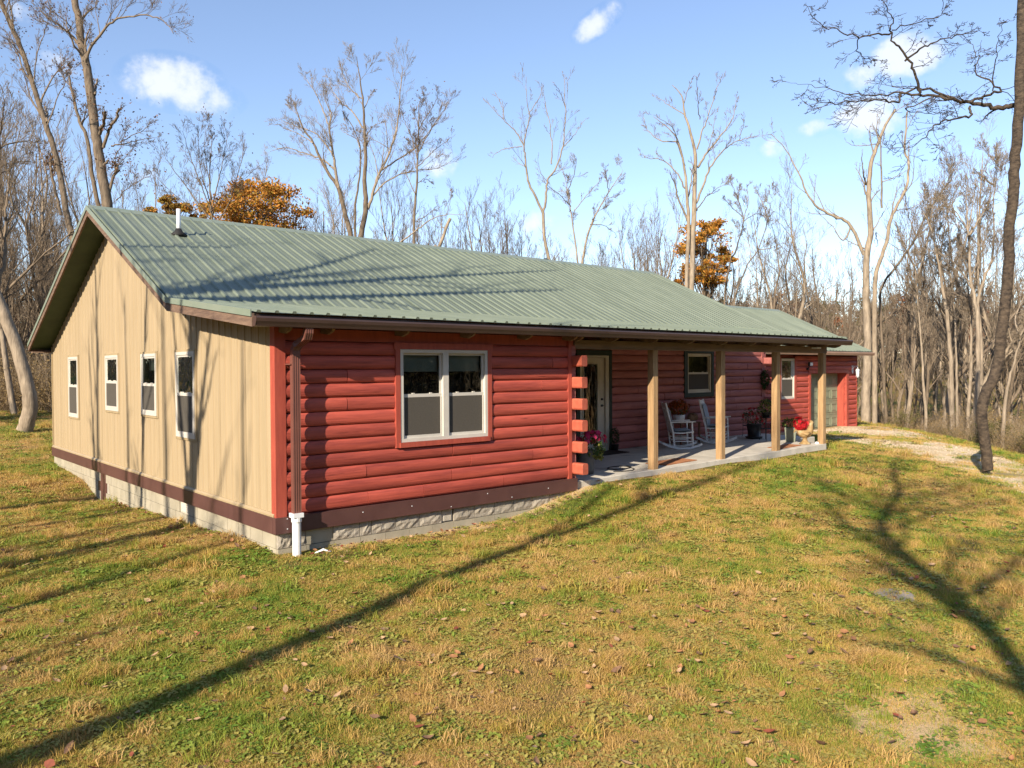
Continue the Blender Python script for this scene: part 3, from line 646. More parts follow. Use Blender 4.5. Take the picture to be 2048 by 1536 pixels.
for k in range(13): tail(XW+.08, YP-.02, YP+.5, -.1+.187*k, .15, .185, m_logp, es)
# ---- porch: slab, posts, beam, rafters
def sz(x): return -.085+.0098*(x-5.4)
mb = MB(); a, b, c, d_ = 5.402, 14.13, 15.75, 1.15
top = [(a, -.02, sz(a)), (b, -.02, sz(b)), (b, d_, sz(b)), (c, d_, sz(b)), (c, YP, sz(b)), (a, YP, sz(a))]
mb.add(top+[(x, y, z-.6) for x, y, z in top], [tuple(range(6)), (0, 1, 7, 6), (1, 2, 8, 7), (2, 3, 9, 8), (3, 4, 10, 9), (4, 5, 11, 10), (5, 0, 6, 11)])
slab = H(mb, 'porch_slab', m_conc, bevel=.008)
for px_ in (7.525, 9.735, 11.89, 13.98):
    H(MB().box((px_-.0, -.012, sz(px_)-.10), (px_+.142, .13, 2.21)), 'porch_post', m_wood, bevel=.006)
H(MB().box((5.41, -.01, 2.205), (9.80, .128, 2.36)), 'porch_beam', m_beam, bevel=.005)
H(MB().box((9.803, -.012, 2.205), (14.16, .126, 2.36)), 'porch_beam', m_beam, bevel=.005)
for x in (.03, .62, 1.77, 2.93, 4.08, 5.09, 5.24, 6.11, 7.20, 8.30, 9.40, 10.45, 11.50, 12.55, 13.55, 14.14):
    s = (ZB-ZE)/(YB-YE); y0, y1 = YE+.07, YB
    pr = [(y0, roof_z(y0)-.11), (y1, roof_z(y1)-.115), (y1, roof_z(y1)-.24), (y0+.18, roof_z(y0)-.235), (y0+.06, roof_z(y0)-.20), (y0, roof_z(y0)-.15)]
    H(MB().prism(pr, lambda q, w_: (x, q, w_), lambda q, w_: (x+.04, q, w_)), 'rafter', m_beam)
H(MB().box((13.35, -.2, 2.30), (13.52, -.05, 2.335)), 'porch_light', m_pvc)
# flues
f0 = Vector((.80, 5.91, roof_z(5.91)))
fl = H(MB().lathe([(.14, -.02), (.135, .03), (.075, .075), (.05, .13)], 16, f0), 'flue_boot', m_rubber, smooth=True)
MB().lathe([(.038, -.1), (.038, .50), (.032, .50), (.032, .30)], 16, f0).obj('flue_pipe', m_lead, fl, smooth=True)
f1 = Vector((11.95, 7.6, roof_z(7.6)))
mb = MB(); mb.lathe([(.03, -.1), (.03, .32)], 10, f1); mb.lathe([(.09, .32), (.10, .34), (.02, .37)], 10, f1); H(mb, 'flue_pipe', m_black)
# ---- garage wing
GY, GX0, GX1 = 5.0, XW+.01, 26.13
YGE, ZGE, YGR, ZGR = 4.55, 2.46, 8.5, 4.27
groof = H(MB().prism([(YGE+.02, ZGE-.1), (YGE+.02, ZGE), (YGR, ZGR), (12.45, ZGE), (12.45, ZGE-.1), (YGR, ZGR-.1)], lambda a, b: (XR-.35, a, b), lambda a, b: (26.38, a, b)), 'garage_roof', m_soffit)
panels(groof, XR-.33, 26.40, YGE-.02, ZGE-.018, YGR-.03, ZGR-.014)
cap(groof, XR-.3, 26.42, YGR, ZGR, .458, .458)
rake(26.44, 26.385, [((YGE, ZGE), (YGR, ZGR)), ((YGR+.002, ZGR), (12.45, ZGE))], groof, m_weath)
MB().box((XR+.1, YGE-.01, ZGE-.16), (26.38, YGE+.018, ZGE-.012)).obj('garage_fascia', m_gutter, groof)
mb = MB(); gg = [(a+4.93, b-.09) for a, b in gp]; mb.prism(gg, lambda a, b: (XW+.35, a, b), lambda a, b: (26.42, a, b)); mb.obj('garage_gutter', pmat('tan_pink_gutter', (.42, .27, .19), (.36, .23, .16), 3, rough=.4), groof)
GO = [(22.56, 25.25, -.8, 1.635), (20.52, 21.50, .75, 2.19)]
gw = courses('garage_log_wall', XW+.05, GX1-.06, -.52, 15, GY, GO, m_log, seed=12)
MB().box((GX1-.05, GY-.05, -.6), (GX1, GY+.05, 2.35)).obj('corner_board', m_redtrim, gw)
for q in ((22.43, 22.558, -.5, 1.75), (25.253, 25.40, -.5, 1.75)): MB().box((q[0], GY-.066, q[2]), (q[1], GY+.02, q[3])).obj('garage_casing', m_redtrim, gw)
MB().box((22.41, GY-.07, 1.638), (25.42, GY+.02, 1.752)).obj('garage_casing', m_redtrim, gw)
mb = MB(); mb.box((22.55, GY+.03, -.6), (22.6, GY+.31, 1.68)); mb.box((25.2, GY+.03, -.6), (25.25, GY+.31, 1.68)); mb.box((22.6, GY+.03, 1.63), (25.2, GY+.31, 1.68)); mb.obj('door_reveal', m_redtrim, gw)
gd = H(MB().box((22.6, GY+.30, -.55), (25.2, GY+.36, 1.63)), 'garage_door', m_gdoor)
for r in range(4):
    z0 = -.46+r*.52; rowp = MB().box((22.605, GY+.283, z0), (25.195, GY+.30, z0+.51)).obj('door_section', m_gdoor, gd)
    for c_ in range(5):
        mb = MB(); x0 = 22.66+c_*.51
        for q in ((x0, x0+.03, z0+.09, z0+.42), (x0+.40, x0+.43, z0+.09, z0+.42), (x0+.03, x0+.40, z0+.39, z0+.42), (x0+.03, x0+.40, z0+.09, z0+.12)): mb.box((q[0], GY+.266, q[2]), (q[1], GY+.284, q[3]))
        mb.box((x0+.07, GY+.270, z0+.155), (x0+.36, GY+.284, z0+.355)); mb.obj('raised_panel', m_gdoor, gd)
mb = MB().box((22.6, GY-.5, -.75), (25.2, GY+.42, -.465)).obj('garage_apron', m_conc, gw)
window('x', 20.57, 21.45, .77, 2.17, GY, 1.476, .045, 0)
for q in ((20.46, 20.565), (21.455, 21.58)): MB().box((q[0], GY-.06, .72), (q[1], GY+.02, 2.22)).obj('window_casing', m_redtrim, gw)
MB().add([(26.1, GY+.05, -.8), (26.1, 12.3, -.8), (26.1, 12.3, 2.35), (26.1, YGR, ZGR-.1), (26.1, GY+.05, 2.6)], [(0, 1, 2, 3, 4)]).obj('garage_end_wall', m_logp, gw)
MB().box((XW, 12.2, -.8), (26.1, 12.3, 2.4)).obj('garage_back_wall', m_logp, gw)
# flood light and lantern on the garage
mb = MB(); c = Vector((22.3, GY-.05, 1.92)); mb.tube([c+Vector((0, .05, -.12)), c+Vector((0, -.05, -.12))], .05, 10); mb.tube([c+Vector((0, -.05, -.12)), c+Vector((0, -.09, 0))], .02, 8)
fo = H(mb, 'flood_light', m_black); mb = MB(); mb.box((c.x-.11, c.y-.17, c.z-.02), (c.x+.11, c.y-.10, c.z+.13)); mb.obj('flood_head', m_black, fo); mb = MB(); mb.box((c.x-.09, c.y-.178, c.z+.0), (c.x+.09, c.y-.17, c.z+.11)); mb.obj('flood_lens', m_pvc, fo)
c = Vector((25.74, GY-.06, 1.62)); mb = MB(); mb.tube([c+Vector((0, .03, .15)), c+Vector((0, -.08, .28)), c+Vector((0, -.17, .28)), c+Vector((0, -.19, .2))], .014, 6); mb.box((c.x-.06, c.y+.0, c.z+.0), (c.x+.06, c.y+.03, c.z+.3))
la = H(mb, 'wall_lantern', m_lead); mb = MB(); mb.lathe([(.03, .18), (.08, .12), (.075, .10)], 6, c+Vector((0, -.19, 0))); mb.lathe([(.07, -.12), (.08, -.10), (.03, -.16)], 6, c+Vector((0, -.19, 0))); mb.obj('lantern_cap', m_lead, la); mb = MB(); mb.lathe([(.05, -.1), (.065, .1)], 6, c+Vector((0, -.19, 0))); mb.obj('lantern_glass', m_lead, la)
# ------------------------------------------------------------------ things on the porch
def slabz(x): return sz(min(x, 14.13))
m_cush = pmat('blue_grey_cushion', (.36, .40, .44), (.27, .30, .335), 14, rough=.95, bump=.004, bscale=30)
def rocking_chair(loc, rz, label):
    t_ = empty('rocking_chair', loc, rz, label, 'chair', 'white rocking chairs on the porch')      # faces local +x
    tilt = .24
    for s in (-1, 1):
        y = s*.26
        mb = MB(); pts = [(-.46+.92*i/12, y, .030+.20*((-.46+.92*i/12-.02)/.6)**2) for i in range(13)]
        for p_, q_ in zip(pts[:-1], pts[1:]): mb.bar(p_, q_, .035, .05)
        mb.obj('rocker', m_whitepaint, t_)
        mb = MB(); mb.tube([(.24, y, .06), (.235, y, .22), (.23, y, .40), (.225, y, .64)], [.019, .026, .021, .018], 8); mb.obj('leg', m_whitepaint, t_)
        mb = MB(); mb.bar((-.18, y*.92, .05), (-.22, y*.92, .42), .04); mb.bar((-.22, y*.92, .42), (-.22-.70*math.sin(tilt), y*.86, .42+.70*math.cos(tilt)), .042, .036); mb.obj('back_post', m_whitepaint, t_)
        mb = MB(); mb.bar((-.29, y*1.02, .645), (.30, y*1.06, .66), .07, .024); mb.obj('armrest', m_whitepaint, t_)
        mb = MB(); mb.bar((-.19, y, .20), (.235, y, .20), .022); mb.bar((-.19, y, .28), (.235, y, .28), .022); mb.obj('stretcher', m_whitepaint, t_)
    mb = MB(); mb.bar((.235, -.26, .16), (.235, .26, .16), .022); mb.bar((.235, -.26, .24), (.235, .26, .24), .022); mb.bar((-.19, -.24, .2), (-.19, .24, .2), .022); mb.obj('stretcher', m_whitepaint, t_)
    mb = MB(); mb.prism([(-.24, .385), (.0, .375), (.26, .405), (.27, .42), (.26, .435), (0, .40), (-.24, .41)], lambda a, b: (a, -.27, b), lambda a, b: (a, .27, b)); mb.obj('seat', m_whitepaint, t_)
    d = Vector((-math.sin(tilt), 0, math.cos(tilt))); b0 = Vector((-.22, 0, .42))
    mb = MB(); c_ = b0+d*.63; mb.bar(c_+Vector((0, -.235, 0)), c_+Vector((0, .235, 0)), .022, .11, up=d); mb.obj('crest_rail', m_whitepaint, t_)
    for k in range(6): MB().bar(b0+Vector((0, -.18+.072*k, 0)), b0+d*.6+Vector((0, -.18+.072*k, 0)), .018).obj('slat', m_whitepaint, t_)
    def pad(nm, org, ex, ez, w_, h_, th):
        mb = MB(); n_, m_ = 7, 7; vs = []
        nn = ex.cross(ez).normalized()
        for side_ in (1, -1):
            for j in range(m_):
                for i in range(n_):
                    u_, v_ = i/(n_-1), j/(m_-1); e_ = (1-(2*u_-1)**6)*(1-(2*v_-1)**6); tuft = .65+.35*abs(math.sin(u_*math.pi*3))*abs(math.sin(v_*math.pi*3)+.2)
                    vs.append(org+ex*(u_-.5)*w_+ez*v_*h_+nn*side_*th*e_*tuft)
        fs = [(s_*49+j*7+i, s_*49+j*7+i+1, s_*49+(j+1)*7+i+1, s_*49+(j+1)*7+i) for s_ in (0, 1) for j in range(6) for i in range(6)]
        mb.add(vs, fs); mb.obj(nm, m_cush, t_, smooth=True)
    pad('seat_cushion', Vector((-.20, 0, .445)), Vector((0, 1, 0)), Vector((1, 0, .04)), .45, .42, .035)
    pad('back_cushion', b0+d*.06+Vector((.045, 0, 0)), Vector((0, 1, 0)), d, .42, .52, .035)
    mb = MB()
    for k in range(3): mb.bar(b0+d*.60+Vector((.02, -.05+.05*k, 0)), b0+d*.53+Vector((.045, -.05+.05*k, 0)), .018, .006)
    mb.obj('cushion_tie', m_whitepaint, t_)
    return t_
p_ = (10.98, 1.98); rocking_chair((p_[0], p_[1], slabz(p_[0])-.02), R(-40), 'white rocking chair seen in profile between the first two porch posts, blue grey cushions')
p_ = (12.66, 2.12); rocking_chair((p_[0], p_[1], slabz(p_[0])-.02), R(-66), 'white rocking chair facing the lawn, partly behind the second porch post')
# foliage and flower clumps as meshes of small leaves and petals
def leafcloud(name, mats, cen, rad, n_, size, parent, seed, flat=.5, surface=.35, mi_fn=None, droop=0.):
    g = np.random.default_rng(seed); d = g.normal(0, 1, (n_, 3)); d /= np.linalg.norm(d, axis=1)[:, None]
    r_ = (surface+(1-surface)*g.random(n_))**.5; c_ = np.array(cen)+d*r_[:, None]*np.array(rad)
    c_[:, 2] -= droop*np.hypot(d[:, 0], d[:, 1])**2*r_
    u_ = g.normal(0, 1, (n_, 3)); u_ = u_+d*.4; u_ /= np.linalg.norm(u_, axis=1)[:, None]; w_ = np.cross(u_, g.normal(0, 1, (n_, 3))); w_ /= np.linalg.norm(w_, axis=1)[:, None]
    s_ = size*g.uniform(.6, 1.3, n_)[:, None]; nn = np.cross(u_, w_)
    V = np.stack([c_-u_*s_, c_+w_*s_*flat+nn*s_*.15, c_+u_*s_, c_-w_*s_*flat+nn*s_*.15], 1).reshape(-1, 3)
    F = np.arange(n_*4).reshape(-1, 4); mi = (g.integers(0, len(mats), n_) if mi_fn is None else mi_fn(c_, g))
    return tag(link(name, fast_mesh(name, V, [F], mats, mi), parent), kind='stuff' if parent is not None else None)
def flowers(name, mat, cen, rad, n_, size, parent, seed, up=True):
    """little five-petalled flower heads facing outward"""
    g = np.random.default_rng(seed); V = []; F = []
    for k in range(n_):
        d = g.normal(0, 1, 3); d[2] = abs(d[2]) if up else d[2]; d /= np.linalg.norm(d); c_ = np.array(cen)+d*np.array(rad)*g.uniform(.8, 1.08)
        nrm = d+g.normal(0, .3, 3); nrm /= np.linalg.norm(nrm); a = np.cross(nrm, g.normal(0, 1, 3)); a /= np.linalg.norm(a); b = np.cross(nrm, a); s_ = size*g.uniform(.75, 1.25)
        for q in range(5):
            an = q*1.2566; e = a*math.cos(an)+b*math.sin(an); f_ = -a*math.sin(an)+b*math.cos(an); o_ = len(V)
            V += [c_, c_+e*s_*.6+f_*s_*.38+nrm*s_*.2, c_+e*s_+nrm*s_*.1, c_+e*s_*.6-f_*s_*.38+nrm*s_*.2]; F.append((o_, o_+1, o_+2, o_+3))
    return tag(link(name, fast_mesh(name, np.array(V), [np.array(F)], [mat]), parent), kind='stuff')
m_potblack = pmat('black_plastic_pot', (.02, .019, .018), (.014, .013, .013), 5, rough=.45)
m_potgrey = pmat('grey_stone_pot', (.14, .13, .115), (.10, .093, .083), 8, rough=.9, bump=.003)
m_potgreen = pmat('grey_green_planter', (.24, .26, .19), (.17, .185, .14), 4, rough=.7)
m_tan = pmat('tan_rooster_glaze', (.38, .25, .11), (.25, .155, .06), 9, rough=.6, bump=.003, spots=(.42, .32, .17), spot_scale=5, spot_thr=.58)
m_wicker = pmat('wicker', (.26, .16, .09), (.15, .09, .05), 30, rough=.9, bump=.004)
def plot(u, y): x = PX(u, y); return (x, y, slabz(x))
# pink flowers beside the log tails
t_ = empty('flower_planter', plot(1170, .55), 0, 'grey stone pot of pink flowers standing behind the log tails left of the door', 'flower pot')
MB().lathe([(.15, 0), (.17, .12), (.16, .3), (.19, .42), (.20, .44), (.17, .44), (.16, .38)], 16).obj('pot', m_potgrey, t_, smooth=True)
leafcloud('foliage', [m_pleaf, m_pleafy, m_pleaf], (.08, -.02, .55), (.32, .3, .2), 420, .035, t_, 3, droop=.15)
leafcloud('trailing_foliage', [m_pleafy], (.22, -.06, .40), (.16, .14, .14), 130, .035, t_, 33, droop=.1)
flowers('flower_heads', m_pink, (.12, -.02, .56), (.30, .27, .23), 58, .052, t_, 4)
# dark door mat, two rust mats
def mat_(x0, x1, y0, y1, rz, label, mm_, stripes=False):
    cx, cy = (x0+x1)/2, (y0+y1)/2; w_, h_ = (x1-x0)/2, (y1-y0)/2
    mb = MB(); n_ = 10; vs = []
    for j in range(3):
        for i in range(n_+1): vs.append((-w_+2*w_*i/n_, -h_+h_*j, .014+.003*math.sin(i*1.3+j)))
    mb.add(vs, [(j*(n_+1)+i, j*(n_+1)+i+1, (j+1)*(n_+1)+i+1, (j+1)*(n_+1)+i) for j in range(2) for i in range(n_)])
    mb.box((-w_, -h_, .0), (w_, h_, .009))
    o = mb.obj('door_mat', mm_); o.location = (cx, cy, slabz(cx)+.002); o.rotation_euler = (0, -math.atan(.0098), rz); tag(o, label, 'door mat', 'mats on the porch slab')
mat_(8.55, 9.45, 2.22, 2.78, 0, 'dark brown door mat lying at the foot of the glazed door', pmat('dark_mat', (.045, .028, .018), (.03, .019, .013), 40, rough=.95, bump=.004))
m_rust = pmat('rust_mat', (.46, .20, .085), (.33, .13, .055), 25, rough=.95, bump=.004)
mat_(8.15, 9.25, .22, .72, R(3), 'orange brown mat on the slab right of the first porch post', m_rust)
mat_(12.35, 13.3, .16, .52, R(2), 'small brown mat on the slab beside the third porch post', m_rust)
# potted dwarf evergreen by the door
t_ = empty('potted_evergreen', plot(1229, 2.72), 0, 'small dark potted evergreen standing right of the door', 'potted plant')
MB().lathe([(.08, 0), (.10, .14), (.11, .15), (.09, .15)], 14).obj('pot', m_potblack, t_, smooth=True)
o = leafcloud('foliage', [m_cedar], (0, 0, .33), (.12, .12, .22), 420, .022, t_, 7)
# black cable lying in loops
pts = []
for k in range(40):
    a = k*.33; r_ = .24+.02*math.sin(k*.7); pts.append((r_*math.cos(a)*1.1, r_*.8*math.sin(a), .012+.004*(k//19)))
pts += [(.1, -.30, .012), (-.1, -.42, .012), (-.35, -.40, .012), (-.5, -.30, .012)]
c_ = onZ(1238, 937, -.07); o = MB().tube(pts, .008, 5).obj('cable', m_black, smooth=True); o.location = (float(c_[0]), float(c_[1]), slabz(c_[0])); tag(o, 'thin black cable lying in a loop on the porch slab', 'cable')
# side table with mum and basket between the chairs
t_ = empty('side_table', (11.95, 2.56, slabz(11.95)), R(0), 'brown wooden side table against the log wall between the rocking chairs', 'table')
m_tbl = pmat('brown_table_wood', (.20, .10, .055), (.13, .065, .035), 5, (1, 6, 6), .55)
MB().box((-.42, -.2, .50), (.42, .2, .53)).obj('tabletop', m_tbl, t_, bevel=.006)
for x in (-.37, .37):
    for y in (-.16, .16): MB().box((x-.02, y-.02, 0), (x+.02, y+.02, .5)).obj('leg', m_tbl, t_)
MB().box((-.36, -.17, .14), (.36, .17, .16)).obj('shelf', m_tbl, t_)
t_ = empty('potted_mum', (11.68, 2.54, slabz(11.68)+.53), 0, 'rust orange chrysanthemum in a pale pot on the side table behind the first rocking chair', 'potted plant')
MB().lathe([(.10, 0), (.14, .10), (.15, .2), (.13, .2)], 16).obj('pot', m_whitepaint, t_, smooth=True)
leafcloud('foliage', [m_pleaf, m_orange, m_orange], (0, 0, .36), (.26, .24, .19), 520, .03, t_, 8)
flowers('flower_heads', m_orange, (0, 0, .37), (.26, .25, .2), 110, .034, t_, 9)
t_ = empty('wicker_basket', (12.17, 2.50, slabz(12.1)+.53), R(20), 'round brown wicker basket lying on the side table', 'basket')
mb = MB(); mb.tube([(-.16, 0, .10), (-.08, 0, .11), (.0, 0, .115), (.10, 0, .11), (.17, 0, .10)], [.07, .095, .10, .095, .085], 14); mb.obj('body', m_wicker, t_, smooth=True)
for x in (-.1, -.02, .06, .14): MB().tube([(x, .103*math.cos(a*.5236), .11+.103*math.sin(a*.5236)) for a in range(13)], .008, 5, cap=False).obj('rib', m_wicker, t_)
# black wire plant stands
def plant_stand(loc, h_, label, w_=.13):
    t_ = empty('plant_stand', loc, .2, label, 'plant stand', 'black wire plant stands'); 
    for z in (h_, h_*.5):
        mb = MB(); mb.tube([(w_*math.cos(k*.5236), w_*math.sin(k*.5236), z) for k in range(13)], .009, 5, cap=False); mb.lathe([(w_*.95, z-.004), (w_*.95, z+.002)], 12); mb.obj('tray', m_black, t_)
    for k in range(4):
        a = k*math.pi/2+.4; MB().tube([(w_*1.25*math.cos(a), w_*1.25*math.sin(a), 0), (w_*math.cos(a), w_*math.sin(a), .08), (w_*math.cos(a), w_*math.sin(a), h_)], .008, 5).obj('leg', m_black, t_)
    return t_
plant_stand(plot(1496, 2.35), .62, 'tall empty black wire plant stand against the log wall right of the chairs')
q = plot(1532, 1.55); plant_stand(q, .58, 'black wire plant stand just left of the third porch post, holding a leafy plant')
t_ = empty('potted_plant', (q[0], q[1], q[2]+.58), 0, 'leafy yellow green plant standing on the wire stand by the third porch post', 'potted plant')
MB().lathe([(.09, 0.004), (.11, .12), (.12, .13), (.1, .13)], 14).obj('pot', m_potblack, t_, smooth=True); leafcloud('foliage', [m_pleaf, m_pleafy], (0, 0, .27), (.2, .2, .22), 300, .035, t_, 21)
q = plot(1508, 2.0); t_ = empty('potted_plant', q, 0, 'black pot of red flowers with thin leaves standing on a saucer', 'potted plant')
MB().lathe([(.21, 0.01), (.23, .05), (.2, .05), (.15, .06), (.19, .36), (.21, .38), (.17, .38)], 16).obj('pot', m_potblack, t_, smooth=True)
leafcloud('foliage', [m_pleaf], (0, 0, .56), (.34, .34, .26), 520, .03, t_, 22, flat=.3); flowers('flower_heads', m_red, (0, 0, .58), (.36, .34, .26), 48, .035, t_, 23, up=False)
q = plot(1581, .86); t_ = empty('square_planter', (q[0], q[1], q[2]), R(30), 'square grey green planter with a green plant beside the rooster', 'planter')
MB().prism([(-.13, -.13), (.13, -.13), (.13, .13), (-.13, .13)], lambda a, b: (a*.85, b*.85, 0), lambda a, b: (a*1.1, b*1.1, .36)).obj('pot', m_potgreen, t_, bevel=.008)
leafcloud('foliage', [m_pleaf, m_pleafy, m_pleaf], (0, 0, .44), (.22, .22, .16), 300, .04, t_, 25, flat=.35)
# rooster planter
q = plot(1610, .30); t_ = empty('rooster_planter', q, R(-33), 'tan ceramic rooster planter with red flowers growing from its back', 'planter')
mb = MB(); mb.lathe([(.13, 0), (.135, .025), (.09, .05), (.055, .10), (.055, .15), (.09, .19)], 16); mb.obj('pedestal', m_tan, t_, smooth=True)
mb = MB()
def oval(pts):   # x, z, half width y, half height along the body normal
    n_ = 14; vs = []
    for x, z, a, b, tl in pts:
        for k in range(n_): an = k*2*math.pi/n_; vs.append((x-b*math.sin(an)*math.sin(tl), a*math.cos(an), z+b*math.sin(an)*math.cos(tl)))
    m_ = len(pts); fs = [(i*n_+k, i*n_+(k+1) % n_, (i+1)*n_+(k+1) % n_, (i+1)*n_+k) for i in range(m_-1) for k in range(n_)]+[tuple(range(n_))[::-1], tuple((m_-1)*n_+k for k in range(n_))]
    mb.add(vs, fs)
oval([(-.20, .30, .02, .03, .3), (-.17, .28, .075, .075, .2), (-.10, .26, .105, .10, 0), (0, .25, .12, .11, 0), (.08, .27, .11, .11, .3), (.13, .33, .085, .09, .9), (.15, .40, .06, .065, 1.3), (.155, .46, .048, .05, 1.5), (.165, .50, .042, .045, 1.2), (.19, .525, .03, .03, .8), (.205, .53, .01, .012, .8)]); mb.obj('body', m_tan, t_, smooth=True)
for s, (dx, zz) in enumerate(((-.24, .44), (-.25, .38), (-.26, .33), (-.22, .48))):
    mb = MB(); mb.tube([(-.15, 0, .30), ((-.15+dx)/2-.02, .0, (.3+zz)/2+.03), (dx, 0, zz), (dx-.03, 0, zz-.05)], [.03, .028, .022, .006], 8); mb.obj('tail_feather', m_tan, t_, smooth=True)
mb = MB()
for k in range(4): mb.tube([(.145+.018*k, 0, .53), (.135+.02*k, 0, .575-.006*abs(k-1))], [.016, .009], 6)
mb.obj('comb', m_tan, t_, smooth=True); MB().tube([(.195, 0, .53), (.235, 0, .522)], [.016, .003], 6).obj('beak', m_tan, t_); MB().tube([(.185, 0, .50), (.19, 0, .455)], [.016, .012], 6).obj('wattle', m_tan, t_, smooth=True)
for s in (-1, 1): mb = MB(); mb.tube([(.07, s*.105, .28), (-.02, s*.125, .25), (-.12, s*.10, .27)], [.03, .045, .01], 8); mb.obj('wing', m_tan, t_, smooth=True)
leafcloud('foliage', [m_pleaf], (-.10, 0, .40), (.12, .11, .10), 120, .03, t_, 27); flowers('flower_heads', m_red, (-.13, 0, .50), (.15, .14, .16), 46, .058, t_, 28, up=False)
o = leafcloud('wall_wreath', [m_pleaf, m_cedar], (0, 0, 0), (.2, .1, .30), 420, .035, None, 29); o.location = (PX(1531, YP-.13), YP-.13, 1.52); tag(o, 'dark green wreath hanging on the log wall above the flower pots', 'wreath')
o = MB().lathe([(.05, 0), (.055, .01), (.03, .05), (.0, .055)], 10).obj('white_stone', m_pvc); o.location = plot(1634, .12); tag(o, 'small white stone lying on the slab left of the last porch post', 'stone')
# flat grey stone set in the lawn
mb = MB(); n_ = 18; g = random.Random(8); ra = [1+g.uniform(-.12, .12) for _ in range(n_)]
ring = lambda s, z: [(.30*s*ra[k]*math.cos(k*2*math.pi/n_), .24*s*ra[k]*math.sin(k*2*math.pi/n_), z) for k in range(n_)]
mb.add(ring(1., -.1)+ring(1., .012)+ring(.86, .026)+[(0, 0, .03)], [(i*n_+k, i*n_+(k+1) % n_, (i+1)*n_+(k+1) % n_, (i+1)*n_+k) for i in range(2) for k in range(n_)]+[(2*n_+k, 2*n_+(k+1) % n_, 3*n_) for k in range(n_)])
c_ = onZ(1785, 1188, -.60); o = mb.obj('flat_stone', pmat('grey_flat_stone', (.33, .285, .235), (.22, .19, .155), 7, rough=.95, bump=.008), smooth=True); o.location = (float(c_[0]), float(c_[1]), h1(c_[0], c_[1])-.004); tag(o, 'flat grey stone sunk in the lawn at the edge of the tree shadow', 'stone')
